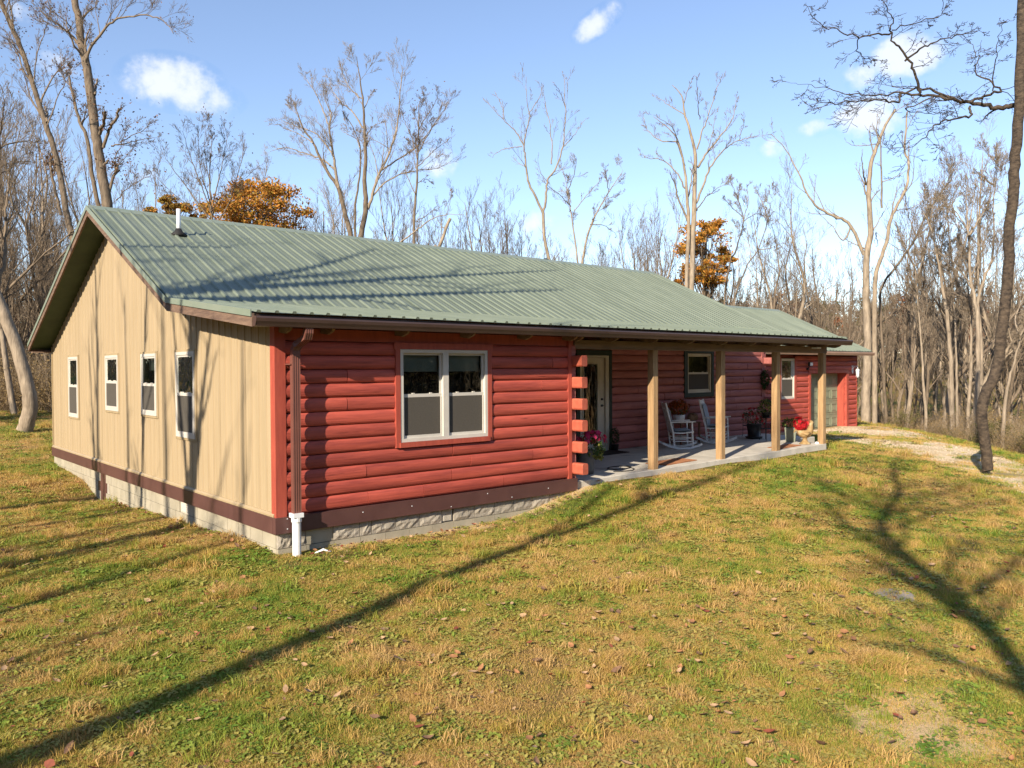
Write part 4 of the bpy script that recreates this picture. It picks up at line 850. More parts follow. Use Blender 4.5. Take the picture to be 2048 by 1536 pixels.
# ------------------------------------------------------------------ trees
def nrm_(v): return v/(np.linalg.norm(v)+1e-9)
class Tree:
    """collects branch polylines (points, radii) into trunk and crown meshes"""
    def __init__(s, seed): s.g = np.random.default_rng(seed); s.tr = []; s.br = []; s.tips = []
    def limb(s, pts, r0, r1, trunk=False, n=None, jit=.0):
        P = np.array(pts, float); m = len(P)
        n = n or max(8, m*4); t = np.linspace(0, m-1, n); out = np.empty((n, 3))
        for k, q in enumerate(t):      # Catmull-Rom
            i = min(int(q), m-2); f = q-i; p0 = P[max(i-1, 0)]; p1 = P[i]; p2 = P[i+1]; p3 = P[min(i+2, m-1)]
            out[k] = .5*(2*p1+(p2-p0)*f+(2*p0-5*p1+4*p2-p3)*f*f+(3*p1-p0-3*p2+p3)*f**3)
        if jit: out[1:-1] += s.g.normal(0, jit, (n-2, 3))
        rr = r0+(r1-r0)*np.linspace(0, 1, n)**.9
        (s.tr if trunk else s.br).append((out, rr)); return out, rr
    def grow(s, p, d, L, r, lev, maxl, cf):
        n = (9, 8, 6, 5, 4)[min(lev, 4)]; st = L/(n-1); P = [np.array(p, float)]; d = nrm_(np.array(d, float)); g = s.g
        wob_ = cf.get('wob', .16)
        for i in range(n-1):
            d = nrm_(d+g.normal(0, wob_, 3)+np.array([0, 0, cf.get('trop', .08)])); P.append(P[-1]+d*st)
        P = np.array(P); rr = np.maximum(r*(1-np.linspace(0, 1, n)*.78), cf.get('rmin', .004)); s.br.append((P, rr))
        if lev >= maxl-1: s.tips.append(P[-1]); s.tips.append(P[n//2])
        if lev < maxl: s.spawn(P, rr, L, lev+1, maxl, cf, cf.get('t0', .25))
    def spawn(s, P, rr, L, lev, maxl, cf, t0=.3, k=None, t1=1.):
        g = s.g; n = len(P); cnt = k if k is not None else cf['kids'][min(lev, len(cf['kids'])-1)]
        for q in range(cnt):
            t = t0+(t1-t0)*(q+g.random())/cnt; i = min(int(t*(n-1)), n-2); f = t*(n-1)-i
            p = P[i]*(1-f)+P[i+1]*f; tg = nrm_(P[i+1]-P[i]); r = (rr[i]*(1-f)+rr[i+1]*f)
            a = np.cross(tg, g.normal(0, 1, 3)); a = nrm_(a); ang = R(g.uniform(*cf.get('ang', (25, 55))))
            d = tg*math.cos(ang)+a*math.sin(ang)+np.array([0, 0, cf.get('lift', .12)])
            if 'flat' in cf: d[2] *= cf['flat']
            s.grow(p, d, L*cf.get('lr', .55)*g.uniform(.6, 1.15)*(1.15-.6*t), max(r*cf.get('rr', .5), cf.get('rmin', .004)), lev, maxl, cf)
    @staticmethod
    def mesh(name, brs, mat, smin=3):
        groups = {}
        for P, r in brs:
            s_ = 12 if r[0] > .16 else 8 if r[0] > .06 else 5 if r[0] > .022 else smin
            groups.setdefault((len(P), s_), []).append((P, r))
        Vs = []; Fs = []; off = 0
        for (n, k), L in groups.items():
            P = np.array([a for a, b in L]); rr = np.array([b for a, b in L]); m = len(L)
            T_ = np.gradient(P, axis=1); T_ /= np.linalg.norm(T_, axis=2)[..., None]+1e-9
            md = P[:, -1]-P[:, 0]; ref = np.where((np.abs(md[:, 2]) > .75*np.linalg.norm(md, axis=1))[:, None], np.array([[1., 0, 0]]), np.array([[0, 0, 1.]]))[:, None, :]
            A = np.cross(T_, np.broadcast_to(ref, T_.shape)); A /= np.linalg.norm(A, axis=2)[..., None]+1e-9; B = np.cross(T_, A)
            an = np.arange(k)*2*np.pi/k
            V = P[:, :, None]+(A[:, :, None]*np.cos(an)[None, None, :, None]+B[:, :, None]*np.sin(an)[None, None, :, None])*rr[:, :, None, None]
            Vs.append(V.reshape(-1, 3))
            base = (np.arange(m)*n*k)[:, None, None]; i = np.arange(n-1)[None, :, None]*k; q = np.arange(k)[None, None, :]; q2 = (q+1) % k
            F = np.stack([base+i+q, base+i+q2, base+i+k+q2, base+i+k+q], -1).reshape(-1, 4)+off; Fs.append(F); off += m*n*k
        return fast_mesh(name, np.concatenate(Vs), [np.concatenate(Fs)], [mat], smooth=True)
    def build(s, name, mt, mbr, label, cat='tree', group=None, loc=None, leaves=None, base=None):
        base = np.array(base if base is not None else (s.tr[0][0][0] if s.tr else s.br[0][0][0]))
        sh = lambda L: [(P-base, r) for P, r in L]
        e = empty(name, tuple(base) if loc is None else loc, 0, label, cat, group)
        if s.tr: link('trunk', Tree.mesh('trunk', sh(s.tr), mt), e)
        if s.br: link('branches', Tree.mesh('branches', sh(s.br), mbr), e)
        if leaves:
            mat, n_, size, spread = leaves; tp = np.array(s.tips)-base; g = s.g
            c_ = tp[g.integers(0, len(tp), n_)]+g.normal(0, spread, (n_, 3)); tag(link('leaves', leafmesh(c_, size, g, [mat]), e), kind='stuff')
        return e
def leafmesh(c_, size, g, mats, flat=.55):
    n_ = len(c_); u_ = g.normal(0, 1, (n_, 3)); u_ /= np.linalg.norm(u_, axis=1)[:, None]; w_ = np.cross(u_, g.normal(0, 1, (n_, 3))); w_ /= np.linalg.norm(w_, axis=1)[:, None]; nn = np.cross(u_, w_)
    s_ = size*g.uniform(.6, 1.3, n_)[:, None]
    V = np.stack([c_-u_*s_, c_+w_*s_*flat+nn*s_*.25, c_+u_*s_, c_-w_*s_*flat+nn*s_*.25], 1).reshape(-1, 3)
    return fast_mesh('leaves', V, [np.arange(n_*4).reshape(-1, 4)], mats, g.integers(0, len(mats), n_))
BARE = dict(kids=(0, 9, 9, 7, 5), wob=.15, trop=.06, ang=(18, 46), lr=.56, rr=.46, lift=.1, rmin=.005)
def traced(seed, depth, trunks, limbs, cf=BARE, kt=5, kl=8, maxl=4, dep=2.2, wf=.72):
    """trunks/limbs: (pixel polyline, pixel width start, pixel width end); put at their own distance with their own spread in depth"""
    T_ = Tree(seed); g = T_.g
    for k, (px, w0, w1) in enumerate(trunks+limbs):
        istr = k < len(trunks); n = len(px)
        slope = 0 if (k == 0) else g.normal(0, 1)*dep/6
        end = g.uniform(-1, 1)*dep if not istr else g.uniform(-.4, .4)*dep
        P = [at(u, v, depth+(end*(i/(n-1))**1.0)) for i, (u, v) in enumerate(px)]
        m = depth/FOC; L = float(np.sum(np.linalg.norm(np.diff(np.array(P), axis=0), axis=1)))
        if istr and k == 0:
            gz = h1(P[0][0], P[0][1])-.15
            if P[0][2]-gz > .3: P = [np.array([P[0][0]-.1, P[0][1], gz])]+P
        w0 *= wf; w1 = w1*wf if w1 >= 4 else max(w1*.35, .6)
        o_, r_ = T_.limb(P, w0*m/2, w1*m/2, istr, jit=.012 if istr else .02)
        T_.spawn(o_, r_, L*(.42 if istr else .55), 2 if not istr else 1, maxl, cf, .5 if istr else .22, int((kt if istr else kl*1.25)*(np.clip(L/4.5, .6, 2.) if not istr else 1.3)+.5))
        if not istr: T_.tips.append(o_[-1])
    return T_
def seg(x0, y0, s, pts): return [(x0+a/s, y0+b/s) for a, b in pts]
# T13: dark leaning trunk in the right foreground
dk = traced(11, 17.6, [([(1976, 942), (1973, 909), (1964, 845), (1968, 794), (1995, 736), (2006, 639), (2017, 550), (2019, 461), (2028, 382), (2030, 329), (2037, 240), (2042, 120), (2046, 0), (2052, -90)], 21, 19)],
 [([(2037, 208), (2015, 213), (1990, 215), (1960, 210), (1925, 203), (1880, 195), (1840, 189), (1800, 187)], 11, 4),
  ([(1838, 189), (1834, 160), (1822, 128), (1800, 98), (1784, 75), (1783, 55), (1786, 38), (1772, 15), (1755, -10)], 6, 3),
  ([(1782, 66), (1750, 70), (1715, 72), (1675, 62), (1645, 52), (1625, 32), (1612, 5)], 4, 1.2),
  ([(1912, 200), (1870, 182), (1830, 179), (1790, 184), (1740, 190), (1690, 185), (1640, 174), (1592, 166)], 6, 1.2),
  ([(1800, 188), (1796, 204), (1755, 199), (1700, 203), (1650, 206), (1615, 214)], 5, 1),
  ([(1940, 206), (1985, 188), (2003, 180), (1975, 160), (1950, 140), (1955, 115), (1945, 95), (1915, 70)], 6, 1.5),
  ([(1940, 213), (1939, 232), (1900, 240), (1870, 250), (1850, 275), (1820, 295), (1790, 306)], 5, 1.2),
  ([(1810, 122), (1845, 95), (1885, 80), (1920, 68), (1962, 57)], 4.5, 1.2), ([(1868, 195), (1810, 218), (1850, 228), (1895, 222)], 3.5, 1),
  ([(1985, 182), (1990, 130), (1994, 95), (2005, 50), (2030, 38)], 3, 1), ([(1784, 60), (1830, 45), (1880, 30), (1885, 5), (1900, -20)], 3, 1), ([(1715, 72), (1713, 100), (1740, 118), (1780, 128)], 3, 1)],
 dict(kids=(0, 5, 7, 5, 4), wob=.2, trop=.0, ang=(32, 75), lr=.52, rr=.5, lift=.01, flat=.42, rmin=.0045), kt=0, kl=11, maxl=4, dep=2.0, wf=1.)
dk.build('bare_tree', m_barkd, m_barkd, 'dark bare tree standing alone at the right edge, leaning trunk with one long low branch')
# left foreground leaning trunk
a_ = traced(12, 29.5, [([(48, 862), (58, 830), (60, 800), (52, 760), (36, 705), (15, 645), (-3, 600), (-28, 540), (-40, 430), (-38, 300)], 30, 17)],
 [([(-10, 585), (8, 520), (12, 430), (20, 340), (40, 260)], 9, 3), ([(-40, 430), (-10, 340), (2, 260), (8, 200)], 9, 3), ([(-38, 320), (10, 290), (50, 283), (85, 285)], 5, 1.5), ([(-40, 360), (10, 330), (60, 320)], 5, 1.5)], BARE, 0, 10, 4, 3, wf=1.)
a_.build('bare_tree', m_bark2, m_barkt, 'curved pale trunk leaning to the left edge beyond the tan gable')
a_ = traced(13, 37, [([(160, 520), (150, 490), (136, 440), (120, 352), (104, 285), (85, 228), (66, 168), (45, 105), (20, 46), (3, 5), (-15, -60)], 20, 10), ([(122, 430), (110, 380), (103, 340), (100, 316)], 9, 6)],
 [([(66, 168), (75, 105), (95, 50), (102, 10)], 4, 1.3), ([(62, 150), (45, 100), (22, 55)], 4, 1.2), ([(95, 250), (118, 190), (135, 160), (150, 130)], 4, 1), ([(95, 245), (90, 213)], 8, 5), ([(45, 108), (28, 60), (15, 20)], 4, 1.2)], BARE, 7, 8, 4, 2.5)
a_.build('bare_tree', m_bark, m_barkt, 'tall bare tree leaning left behind the left roof slope', leaves=(m_dryleaf, 650, .055, .3))
a_ = traced(14, 35, [([(214, 440), (204, 350), (195, 290), (185, 220), (178, 160), (170, 120), (162, 80), (158, 40), (150, 0), (147, -70)], 30, 17), ([(205, 440), (187, 370), (181, 320), (172, 270), (160, 245), (150, 210), (142, 175), (138, 154)], 13, 6), ([(222, 440), (219, 385), (230, 345), (236, 330)], 10, 6)],
 [([(172, 125), (182, 95), (214, 54), (240, 37), (290, 30), (325, 40), (346, 66)], 9, 3), ([(166, 112), (150, 95), (138, 65), (140, 50), (115, 30), (92, 8)], 7, 2), ([(136, 62), (100, 48), (65, 38)], 4, 1.2), ([(163, 248), (172, 222), (178, 200)], 4, 2),
  ([(200, 268), (206, 245), (210, 224)], 9, 7), ([(207, 295), (219, 260), (232, 236), (238, 217)], 9, 6), ([(190, 190), (192, 172), (195, 158)], 7, 5), ([(206, 332), (218, 320)], 8, 6), ([(222, 292), (250, 287), (282, 279), (312, 276)], 5, 1.2), ([(240, 285), (285, 262), (305, 250)], 3, 1), ([(222, 350), (250, 315), (275, 285)], 3, 1), ([(232, 400), (262, 372), (300, 352)], 3, 1), ([(225, 330), (245, 280), (262, 245)], 3, 1)], BARE, 3, 8, 4, 2.2)
a_.build('bare_tree', m_bark, m_barkt, 'tall rough tree with broken limbs rising behind the left end of the ridge', leaves=(m_dryleaf, 1000, .055, .32))
a_ = traced(15, 43, [([(424, 520), (424, 440), (420, 370), (422, 300), (425, 262)], 8, 2)],
 [([(424, 430), (402, 370), (380, 310), (365, 262)], 4, 1), ([(423, 420), (440, 350), (450, 300), (457, 262)], 4, 1), ([(422, 410), (400, 330), (395, 255)], 3.5, 1), ([(424, 445), (385, 390), (345, 335), (322, 300)], 4, 1), ([(424, 400), (412, 320), (410, 252)], 3, 1), ([(424, 460), (460, 400), (478, 340), (490, 290)], 4, 1), ([(424, 450), (360, 400), (310, 350)], 3, 1), ([(424, 430), (440, 395), (475, 370), (520, 330)], 3, 1)], BARE, 4, 9, 4, 2)
a_.build('bare_tree', m_barkt, m_barkt, 'fan shaped bare tree rising above the vent pipe and orange oaks', leaves=(m_dryleaf, 220, .05, .25))
# big double tree over the middle of the roof
z5 = lambda p: seg(540, 100, 3.84, p); z6 = lambda p: seg(740, 120, 4.04, p)
a_ = traced(16, 46, [(z5([(640, 1650), (625, 1450), (570, 1230), (525, 1060), (470, 980), (400, 860), (330, 710), (250, 590), (210, 480), (150, 340)]), 18, 3), (z5([(690, 1560), (695, 1450), (735, 1200), (725, 1000), (735, 820), (725, 600), (715, 400), (690, 230), (665, 50)]), 18, 3), (z5([(660, 1500), (655, 1430), (655, 1190), (690, 950), (690, 750), (640, 600), (560, 480)]), 9, 3)],
 [(z5([(525, 1060), (500, 900), (475, 740), (455, 600), (470, 480), (430, 400), (410, 330)]), 9, 2), (z5([(455, 600), (410, 470), (330, 300), (265, 205)]), 5, 1.5), (z5([(500, 920), (400, 840), (280, 800), (130, 750), (0, 780)]), 6, 1.5), (z5([(330, 715), (230, 650), (100, 600)]), 4, 1.5), (z5([(480, 810), (400, 690), (310, 620), (180, 580), (60, 530)]), 5, 1.5),
  (z5([(715, 600), (630, 470), (540, 400), (470, 290), (455, 210)]), 5, 1.5), (z6([(-20, 1200), (5, 1140), (60, 960), (150, 760), (210, 580), (240, 350), (255, 150), (262, 60)]), 10, 2), (z6([(100, 890), (200, 820), (340, 730), (450, 610), (560, 470), (640, 340)]), 5, 1.5), (z6([(-5, 1150), (90, 1020), (230, 930), (400, 890), (560, 870), (700, 780)]), 5.5, 1.5), (z5([(735, 660), (790, 590), (845, 560)]), 3, 1), (z5([(720, 450), (770, 350), (800, 320)]), 3, 1), (z5([(690, 750), (660, 680), (580, 640), (545, 610)]), 3, 1), (z5([(715, 390), (620, 300), (560, 180), (555, 110)]), 4, 1)], BARE, 3, 9, 4, 2.6)
a_.build('bare_tree', m_bark, m_barkg, 'largest bare tree with wide crown behind the middle of the roof')
a_ = traced(17, 44, [(z6([(360, 1650), (355, 1510), (360, 1200), (380, 1000), (385, 800), (395, 600), (395, 440), (400, 330)]), 11, 3)],
 [(z6([(385, 760), (450, 640), (530, 500), (600, 400), (660, 310)]), 3.5, 1), (z6([(380, 800), (340, 640), (280, 500), (260, 430)]), 3, 1), (z6([(385, 860), (470, 780), (560, 700), (690, 600)]), 3, 1), (z6([(365, 1080), (290, 900), (270, 760)]), 3, 1), (z6([(380, 1000), (450, 960), (520, 1010)]), 2.5, 1), (z6([(395, 560), (440, 480), (530, 330), (545, 260)]), 2.5, 1)], BARE, 5, 8, 4, 2)
a_.build('bare_tree', m_bark, m_barkt, 'slender upright bare tree with a few brown leaves right of the largest tree', leaves=(m_dryleaf, 260, .05, .25))
a_ = traced(18, 40, [(z6([(500, 1640), (560, 1510), (610, 1370), (648, 1280)]), 10, 8)], [(z6([(610, 1370), (570, 1330), (545, 1290)]), 3, 1)], BARE, 0, 5, 3, 1)
a_.build('broken_tree', m_bark2, m_barkt, 'broken leaning trunk showing above the roof ridge', 'tree')
a_ = traced(19, 42, [(z6([(120, 1640), (230, 1490), (330, 1410), (420, 1340), (490, 1290), (560, 1260), (650, 1248), (760, 1252)]), 6, 2.5)], [(z6([(370, 1310), (450, 1260), (590, 1175)]), 3, 1), (z6([(620, 1250), (650, 1120), (660, 1060)]), 2, 1)], BARE, 0, 7, 4, 1.5)
a_.build('arched_tree', m_bark2, m_barkt, 'thin arched tree bending right over the ridge', 'tree')
# forked tree
z8 = lambda p: seg(940, 120, 3.073, p)
a_ = traced(20, 41, [(z8([(505, 1400), (490, 1250), (460, 1100), (450, 940)]), 10, 8)],
 [(z8([(450, 945), (380, 800), (350, 700), (340, 590), (330, 520), (345, 430), (365, 340), (350, 240), (345, 100)]), 7, 1.5), (z8([(330, 525), (270, 430), (200, 360), (75, 230)]), 4, 1.2), (z8([(320, 530), (260, 535), (180, 560), (135, 600)]), 3, 1), (z8([(450, 945), (470, 830), (480, 740), (530, 660), (570, 530), (590, 350), (580, 250), (585, 90)]), 7, 1.5), (z8([(575, 530), (640, 460), (710, 360)]), 3, 1), (z8([(500, 640), (500, 500), (480, 330), (440, 180)]), 4, 1.2), (z8([(590, 300), (560, 210), (520, 150)]), 2.5, 1), (z8([(360, 330), (420, 240), (445, 150)]), 2.5, 1), (z8([(205, 365), (200, 290), (150, 190)]), 2.5, 1)], dict(BARE, kids=(0, 6, 6, 5, 4), lr=.45), 0, 6, 4, 2)
a_.build('forked_tree', m_bark2, m_barkg, 'bare tree forked into two long stems above the ridge', 'tree')
a_ = traced(21, 52, [(z8([(670, 1420), (665, 1270), (630, 1000), (610, 880), (590, 780)]), 8, 3), (z8([(685, 1400), (690, 1250), (730, 1050), (800, 900), (880, 770), (940, 680)]), 8, 2)],
 [(z8([(600, 800), (640, 700), (655, 600)]), 3, 1), (z8([(620, 900), (540, 820), (440, 740)]), 3, 1), (z8([(640, 930), (720, 830), (800, 740)]), 3, 1), (z8([(720, 1080), (760, 980), (760, 900)]), 4, 1), (z8([(800, 900), (850, 850), (940, 820)]), 2.5, 1), (z8([(740, 1010), (830, 1020), (900, 1070)]), 3, 1), (z8([(620, 880), (590, 760), (560, 640)]), 2.5, 1), (z8([(850, 810), (840, 720), (830, 650)]), 2.5, 1)], BARE, 3, 9, 4, 2.4)
a_.build('bare_tree', m_bark2, m_barkg, 'shorter spreading bare tree just right of the forked tree')
# tall pale tree behind the right end of the roof
zt = lambda p: seg(1280, 140, 3.339, p)
a_ = traced(22, 42, [(zt([(350, 1900), (345, 1480), (360, 1000), (365, 800), (370, 580), (345, 450), (300, 300), (280, 180), (215, 100)]), 21, 3), (zt([(318, 1800), (310, 1480), (325, 1020), (315, 850), (295, 640), (255, 480), (200, 400), (90, 310)]), 14, 2.5)],
 [(zt([(385, 650), (450, 550), (530, 450), (620, 320), (640, 200)]), 7, 1.5), (zt([(375, 890), (440, 720), (500, 600), (580, 520), (660, 470), (800, 440)]), 7, 1.5), (zt([(330, 1030), (265, 880), (230, 760), (205, 690)]), 7, 3), (zt([(300, 790), (240, 680), (150, 600), (70, 590), (0, 555)]), 5, 1.5), (zt([(380, 530), (420, 400), (460, 290), (510, 130), (540, 80)]), 5, 1.5), (zt([(320, 850), (350, 700), (345, 600)]), 5, 3), (zt([(380, 940), (440, 850), (520, 790), (600, 740)]), 4, 1), (zt([(450, 550), (475, 450), (505, 280)]), 3, 1),
  (zt([(300, 640), (250, 480), (215, 380), (90, 300)]), 4, 1.3), (zt([(255, 480), (130, 470), (50, 400), (20, 300)]), 4, 1.3), (zt([(300, 300), (200, 240), (110, 180)]), 3.5, 1), (zt([(290, 230), (320, 130), (350, 60)]), 3, 1), (zt([(400, 330), (385, 200), (380, 60)]), 3, 1), (zt([(660, 470), (690, 380), (700, 300)]), 2.5, 1)], dict(BARE, lr=.46), 0, 8, 4, 2.4)
a_.build('bare_tree', m_bark2, m_barkg, 'tall pale twin stemmed bare tree behind the right end of the roof')
a_ = traced(23, 50, [(zt([(560, 1600), (600, 1300), (640, 1200), (690, 1010), (650, 850), (610, 760)]), 7, 2)], [(zt([(690, 1010), (720, 880), (715, 760)]), 3, 1), (zt([(680, 980), (600, 900), (560, 860)]), 3, 1), (zt([(690, 1010), (780, 960), (850, 990)]), 3, 1)], BARE, 5, 9, 4, 2)
a_.build('bare_tree', m_bark, m_barkg, 'thin vine hung bare tree right of the orange oak')
a_ = traced(24, 47, [(zt([(560, 1780), (700, 1340), (790, 1200), (860, 970), (870, 880)]), 6, 2)], [(zt([(790, 1200), (870, 1190), (960, 1150)]), 3, 1), (zt([(850, 980), (800, 850), (780, 800)]), 3, 1), (zt([(740, 1270), (720, 1100), (700, 1000)]), 2.5, 1)], BARE, 4, 8, 4, 2)
a_.build('bare_tree', m_bark, m_barkg, 'slim bare tree slanting right above the garage roof')
# pale big tree right of the garage
z1 = lambda p: seg(1520, 200, 3.839, p)
a_ = traced(25, 39.5, [([(1731, 850), (1733, 760), (1735, 690)]+z1([(815, 1500), (820, 1200), (850, 1000), (835, 750), (845, 520), (900, 350), (960, 200), (1040, 70)]), 26, 5), ([(1749, 850), (1750, 700)]+z1([(880, 1500), (900, 1290), (970, 1100), (1000, 920), (1060, 800), (1130, 650), (1140, 470), (1110, 380), (1130, 90)]), 15, 4.5)],
 [(z1([(800, 1190), (690, 950), (560, 890), (410, 790), (320, 620), (210, 400), (85, 265)]), 11, 3), (z1([(815, 650), (795, 560), (785, 400)]), 6, 3), (z1([(870, 1000), (940, 880), (990, 770)]), 4, 1), (z1([(935, 830), (930, 550), (920, 300), (895, 210)]), 6, 3), (z1([(890, 1020), (905, 1120)]), 4, 2), (z1([(915, 330), (800, 350), (720, 345), (660, 320)]), 3, 2), (z1([(940, 630), (1040, 590), (1120, 545)]), 3, 1.5), (z1([(700, 960), (640, 1080), (560, 980), (420, 830)]), 6, 2), (z1([(830, 1150), (720, 1100), (640, 1060)]), 5, 2)], dict(BARE, kids=(0, 4, 5, 5, 4), lr=.42), 4, 4, 4, 2)
a_.build('bare_tree', m_bark2, m_barkg, 'big pale tree with dead broken limbs just right of the garage')
a_ = traced(26, 42, [([(1772, 850), (1768, 760), (1763, 650)]+z1([(930, 1450), (1070, 1250), (1200, 1050), (1280, 880), (1400, 700), (1470, 610)]), 9, 4)], [(z1([(1280, 880), (1330, 1000), (1370, 1150)]), 4, 2), (z1([(1200, 1050), (1130, 850), (1120, 740)]), 3, 1), (z1([(1400, 700), (1500, 560), (1540, 420)]), 3, 1), (z1([(1040, 850), (1180, 820), (1300, 740)]), 3, 1)], BARE, 6, 9, 4, 2)
a_.build('bare_tree', m_bark, m_barkg, 'bare tree leaning steeply right beside the big pale tree')
zr = lambda p: seg(1800, 240, 2.258, p)
RT = [('pale trunk with a bent top, third tree from the garage', 27, 36, zr([(235, 1345), (228, 1100), (215, 900), (195, 780), (180, 680), (160, 580), (140, 500), (105, 410)]), 12, 3, []),
 ('vine covered pale trunk left of the dark leaning tree', 28, 33, zr([(345, 1330), (352, 1100), (350, 900), (330, 780), (315, 690), (310, 520), (270, 440), (225, 385)]), 13, 3, [zr([(312, 520), (360, 440), (400, 370), (430, 280)]), zr([(310, 520), (300, 400), (310, 280)])]),
 ('slim straight trunk between the two pale trunks on the right', 29, 35, zr([(308, 1335), (318, 1150), (322, 1000), (316, 850), (300, 680), (270, 560)]), 10, 2, []),
 ('crooked viny trunk directly behind the dark leaning tree', 30, 34, zr([(368, 1320), (365, 1000), (352, 830), (380, 720), (412, 640), (425, 520), (420, 400), (432, 280), (445, 200)]), 10, 2, [zr([(425, 300), (370, 250), (340, 230)])]),
 ('thin trunk rising from the bank right of the garage drive', 31, 38, zr([(118, 1335), (105, 1200), (100, 1050), (82, 850), (70, 700), (60, 600)]), 8, 2, []),
 ('thin grey trunk close beside the bent pale trunk', 32, 37, zr([(258, 1335), (256, 1150), (250, 950), (240, 800), (225, 680), (205, 600)]), 7, 2, []),
 ('leaning forked sapling at the far right edge of the woods', 33, 27, zr([(470, 1345), (485, 1200), (510, 1120), (535, 1020), (560, 940), (600, 860)]), 9, 3, [zr([(540, 1010), (520, 900), (560, 780), (580, 600)])])]
for lb, sd, dp, px, w0, w1, lm in RT:
    a_ = traced(sd, dp, [(px, w0, w1)], [(q, 5, 1.5) for q in lm], BARE, 9, 9, 4, 1.8, wf=.95); a_.build('bare_tree', m_bark2, m_barkg, lb)
# oaks that keep their orange leaves
def oak(name, seed, u, vt, vb, rw, depth, mats, label, n_=5200, blobs=16):
    T_ = Tree(seed); g = T_.g; top = at(u, vt, depth); bot = at(u, vb, depth); gz = h1(top[0], top[1]); b0 = np.array([top[0], top[1], gz-.1]); W_ = rw*depth/FOC; Hh = top[2]-bot[2]
    o_, r_ = T_.limb([b0, b0+[.1, 0, (bot[2]-gz)*.5], b0+[.0, .1, bot[2]-gz], np.array([top[0], top[1], bot[2]+Hh*.8])], .2, .04, True)
    C_ = []
    for k in range(blobs):
        an = g.uniform(0, 6.283); f = math.sqrt(g.random()); z = g.uniform(.05, .95); w_ = math.sin(math.pi*min(max(z*.8+.14, 0), 1))**.6
        c_ = np.array([top[0]+W_*f*w_*math.cos(an)*.85, top[1]+W_*f*w_*math.sin(an)*.85, bot[2]+Hh*z*.92]); C_.append((c_, W_*g.uniform(.11, .26)))
        st = o_[int(len(o_)*g.uniform(.4, .9))]; md = (st+c_)/2+[0, 0, -.1*W_]; L = T_.limb([st, md, c_], .05, .012, n=7); T_.spawn(*L, 1.4, 3, 4, BARE, .3, 5)
    P = []
    for c_, r_ in C_:
        m = n_//blobs; d = g.normal(0, 1, (m, 3)); d /= np.linalg.norm(d, axis=1)[:, None]; P.append(c_+d*(g.random(m)**.55)[:, None]*r_*np.array([1.25, 1.25, .75])*g.uniform(.8, 1.2))
    e = T_.build(name, m_bark, m_barkt, label)
    tag(link('foliage', leafmesh(np.concatenate(P)-b0, .10, g, mats), e), kind='stuff'); return e
oak('oak_tree', 41, 343, 394, 460, 50, 50, [m_oakg, m_oakg, m_oak], 'small olive gold oak left of the vent pipe', 4200, 16)
oak('oak_tree', 42, 516, 355, 480, 122, 52, [m_oak, m_oak, m_oakg], 'broad orange oak behind the left half of the roof', 10500, 64)
oak('oak_tree', 45, 425, 398, 470, 40, 54, [m_oak, m_oakg], 'little orange oak between the vent pipe and the broad orange oak', 3000, 12)
oak('oak_tree', 43, 1412, 424, 575, 66, 56, [m_oak, m_oak, m_oakg], 'bright orange oak behind the tall pale tree', 9500, 54)
oak('oak_tree', 44, 1362, 540, 590, 26, 55, [m_oak], 'low clump of orange oak left of the tall pale trunk', 3000, 12)
# the rest of the woods: individual bare trees copied from a few grown ones, each with its trunk and branches
PROTO = []
def proto(seed, h_, r0, mt, mb_, cf, k1, lean=.05, fork=False):
    T_ = Tree(seed); g = T_.g; a = g.uniform(0, 6.28); top = np.array([math.cos(a)*lean*h_, math.sin(a)*lean*h_, h_])
    P = [np.zeros(3)-[0, 0, .3]]+[top*t_+np.append(g.normal(0, .018*h_, 2), 0) for t_ in (.2, .4, .6, .8)]+[top]
    o_, r_ = T_.limb(P, r0, .012, True, 22); T_.spawn(o_, r_, h_*.46, 2, 4, cf, .2, k1+5)
    if fork: d = np.array([math.cos(a+2), math.sin(a+2), 2.2]); T_.grow(o_[6], d, h_*.62, r0*.6, 1, 4, cf)
    return (Tree.mesh('trunk', T_.tr, mt), Tree.mesh('branches', T_.br, mb_))
CP_ = dict(kids=(0, 6, 6, 7, 5), wob=.17, trop=.09, ang=(22, 52), lr=.55, rr=.5, lift=.16, rmin=.006)
UP = dict(CP_, ang=(14, 34), trop=.14)
for q in ((101, 13, .17, m_bark, m_barkt, CP_, 13, .06, True), (102, 15, .2, m_bark2, m_barkg, CP_, 12, .08, True), (103, 11, .12, m_bark, m_barkt, UP, 15, .04, False), (104, 16, .22, m_bark2, m_barkg, CP_, 14, .05, False), (105, 9, .09, m_barkt, m_barkt, UP, 16, .1, True), (106, 14, .16, m_bark2, m_barkt, UP, 14, .12, True)): PROTO.append(proto(*q))
g = np.random.default_rng(77)
KIND = ('forked brown ', 'forked pale ', 'slim brown ', 'straight pale ', 'short brown ', 'pale split ')
def wood(spots, label, group):
    for (x, y, k, s_) in spots:
        e = empty('bare_tree', (x, y, h1(x, y)), g.uniform(0, 6.28), KIND[k]+label.replace('bare brown', 'bare').replace('thin bare', 'bare').replace('small bare', 'bare').replace('dense twiggy bare', 'bare'), 'tree', group); e.scale = (s_, s_, s_*g.uniform(.9, 1.12))
        link('trunk', PROTO[k][0], e); link('branches', PROTO[k][1], e)
def spotpx(us, d0, d1, n_, ks=(0, 1, 2, 3, 4, 5), s0=.75, s1=1.1):
    out = []
    for i in range(n_):
        u = us[0]+(us[1]-us[0])*(i+g.random())/n_; d = g.uniform(d0, d1); p = at(u, 736, d); out.append((float(p[0]), float(p[1]), int(g.choice(ks)), float(g.uniform(s0, s1))))
    return out
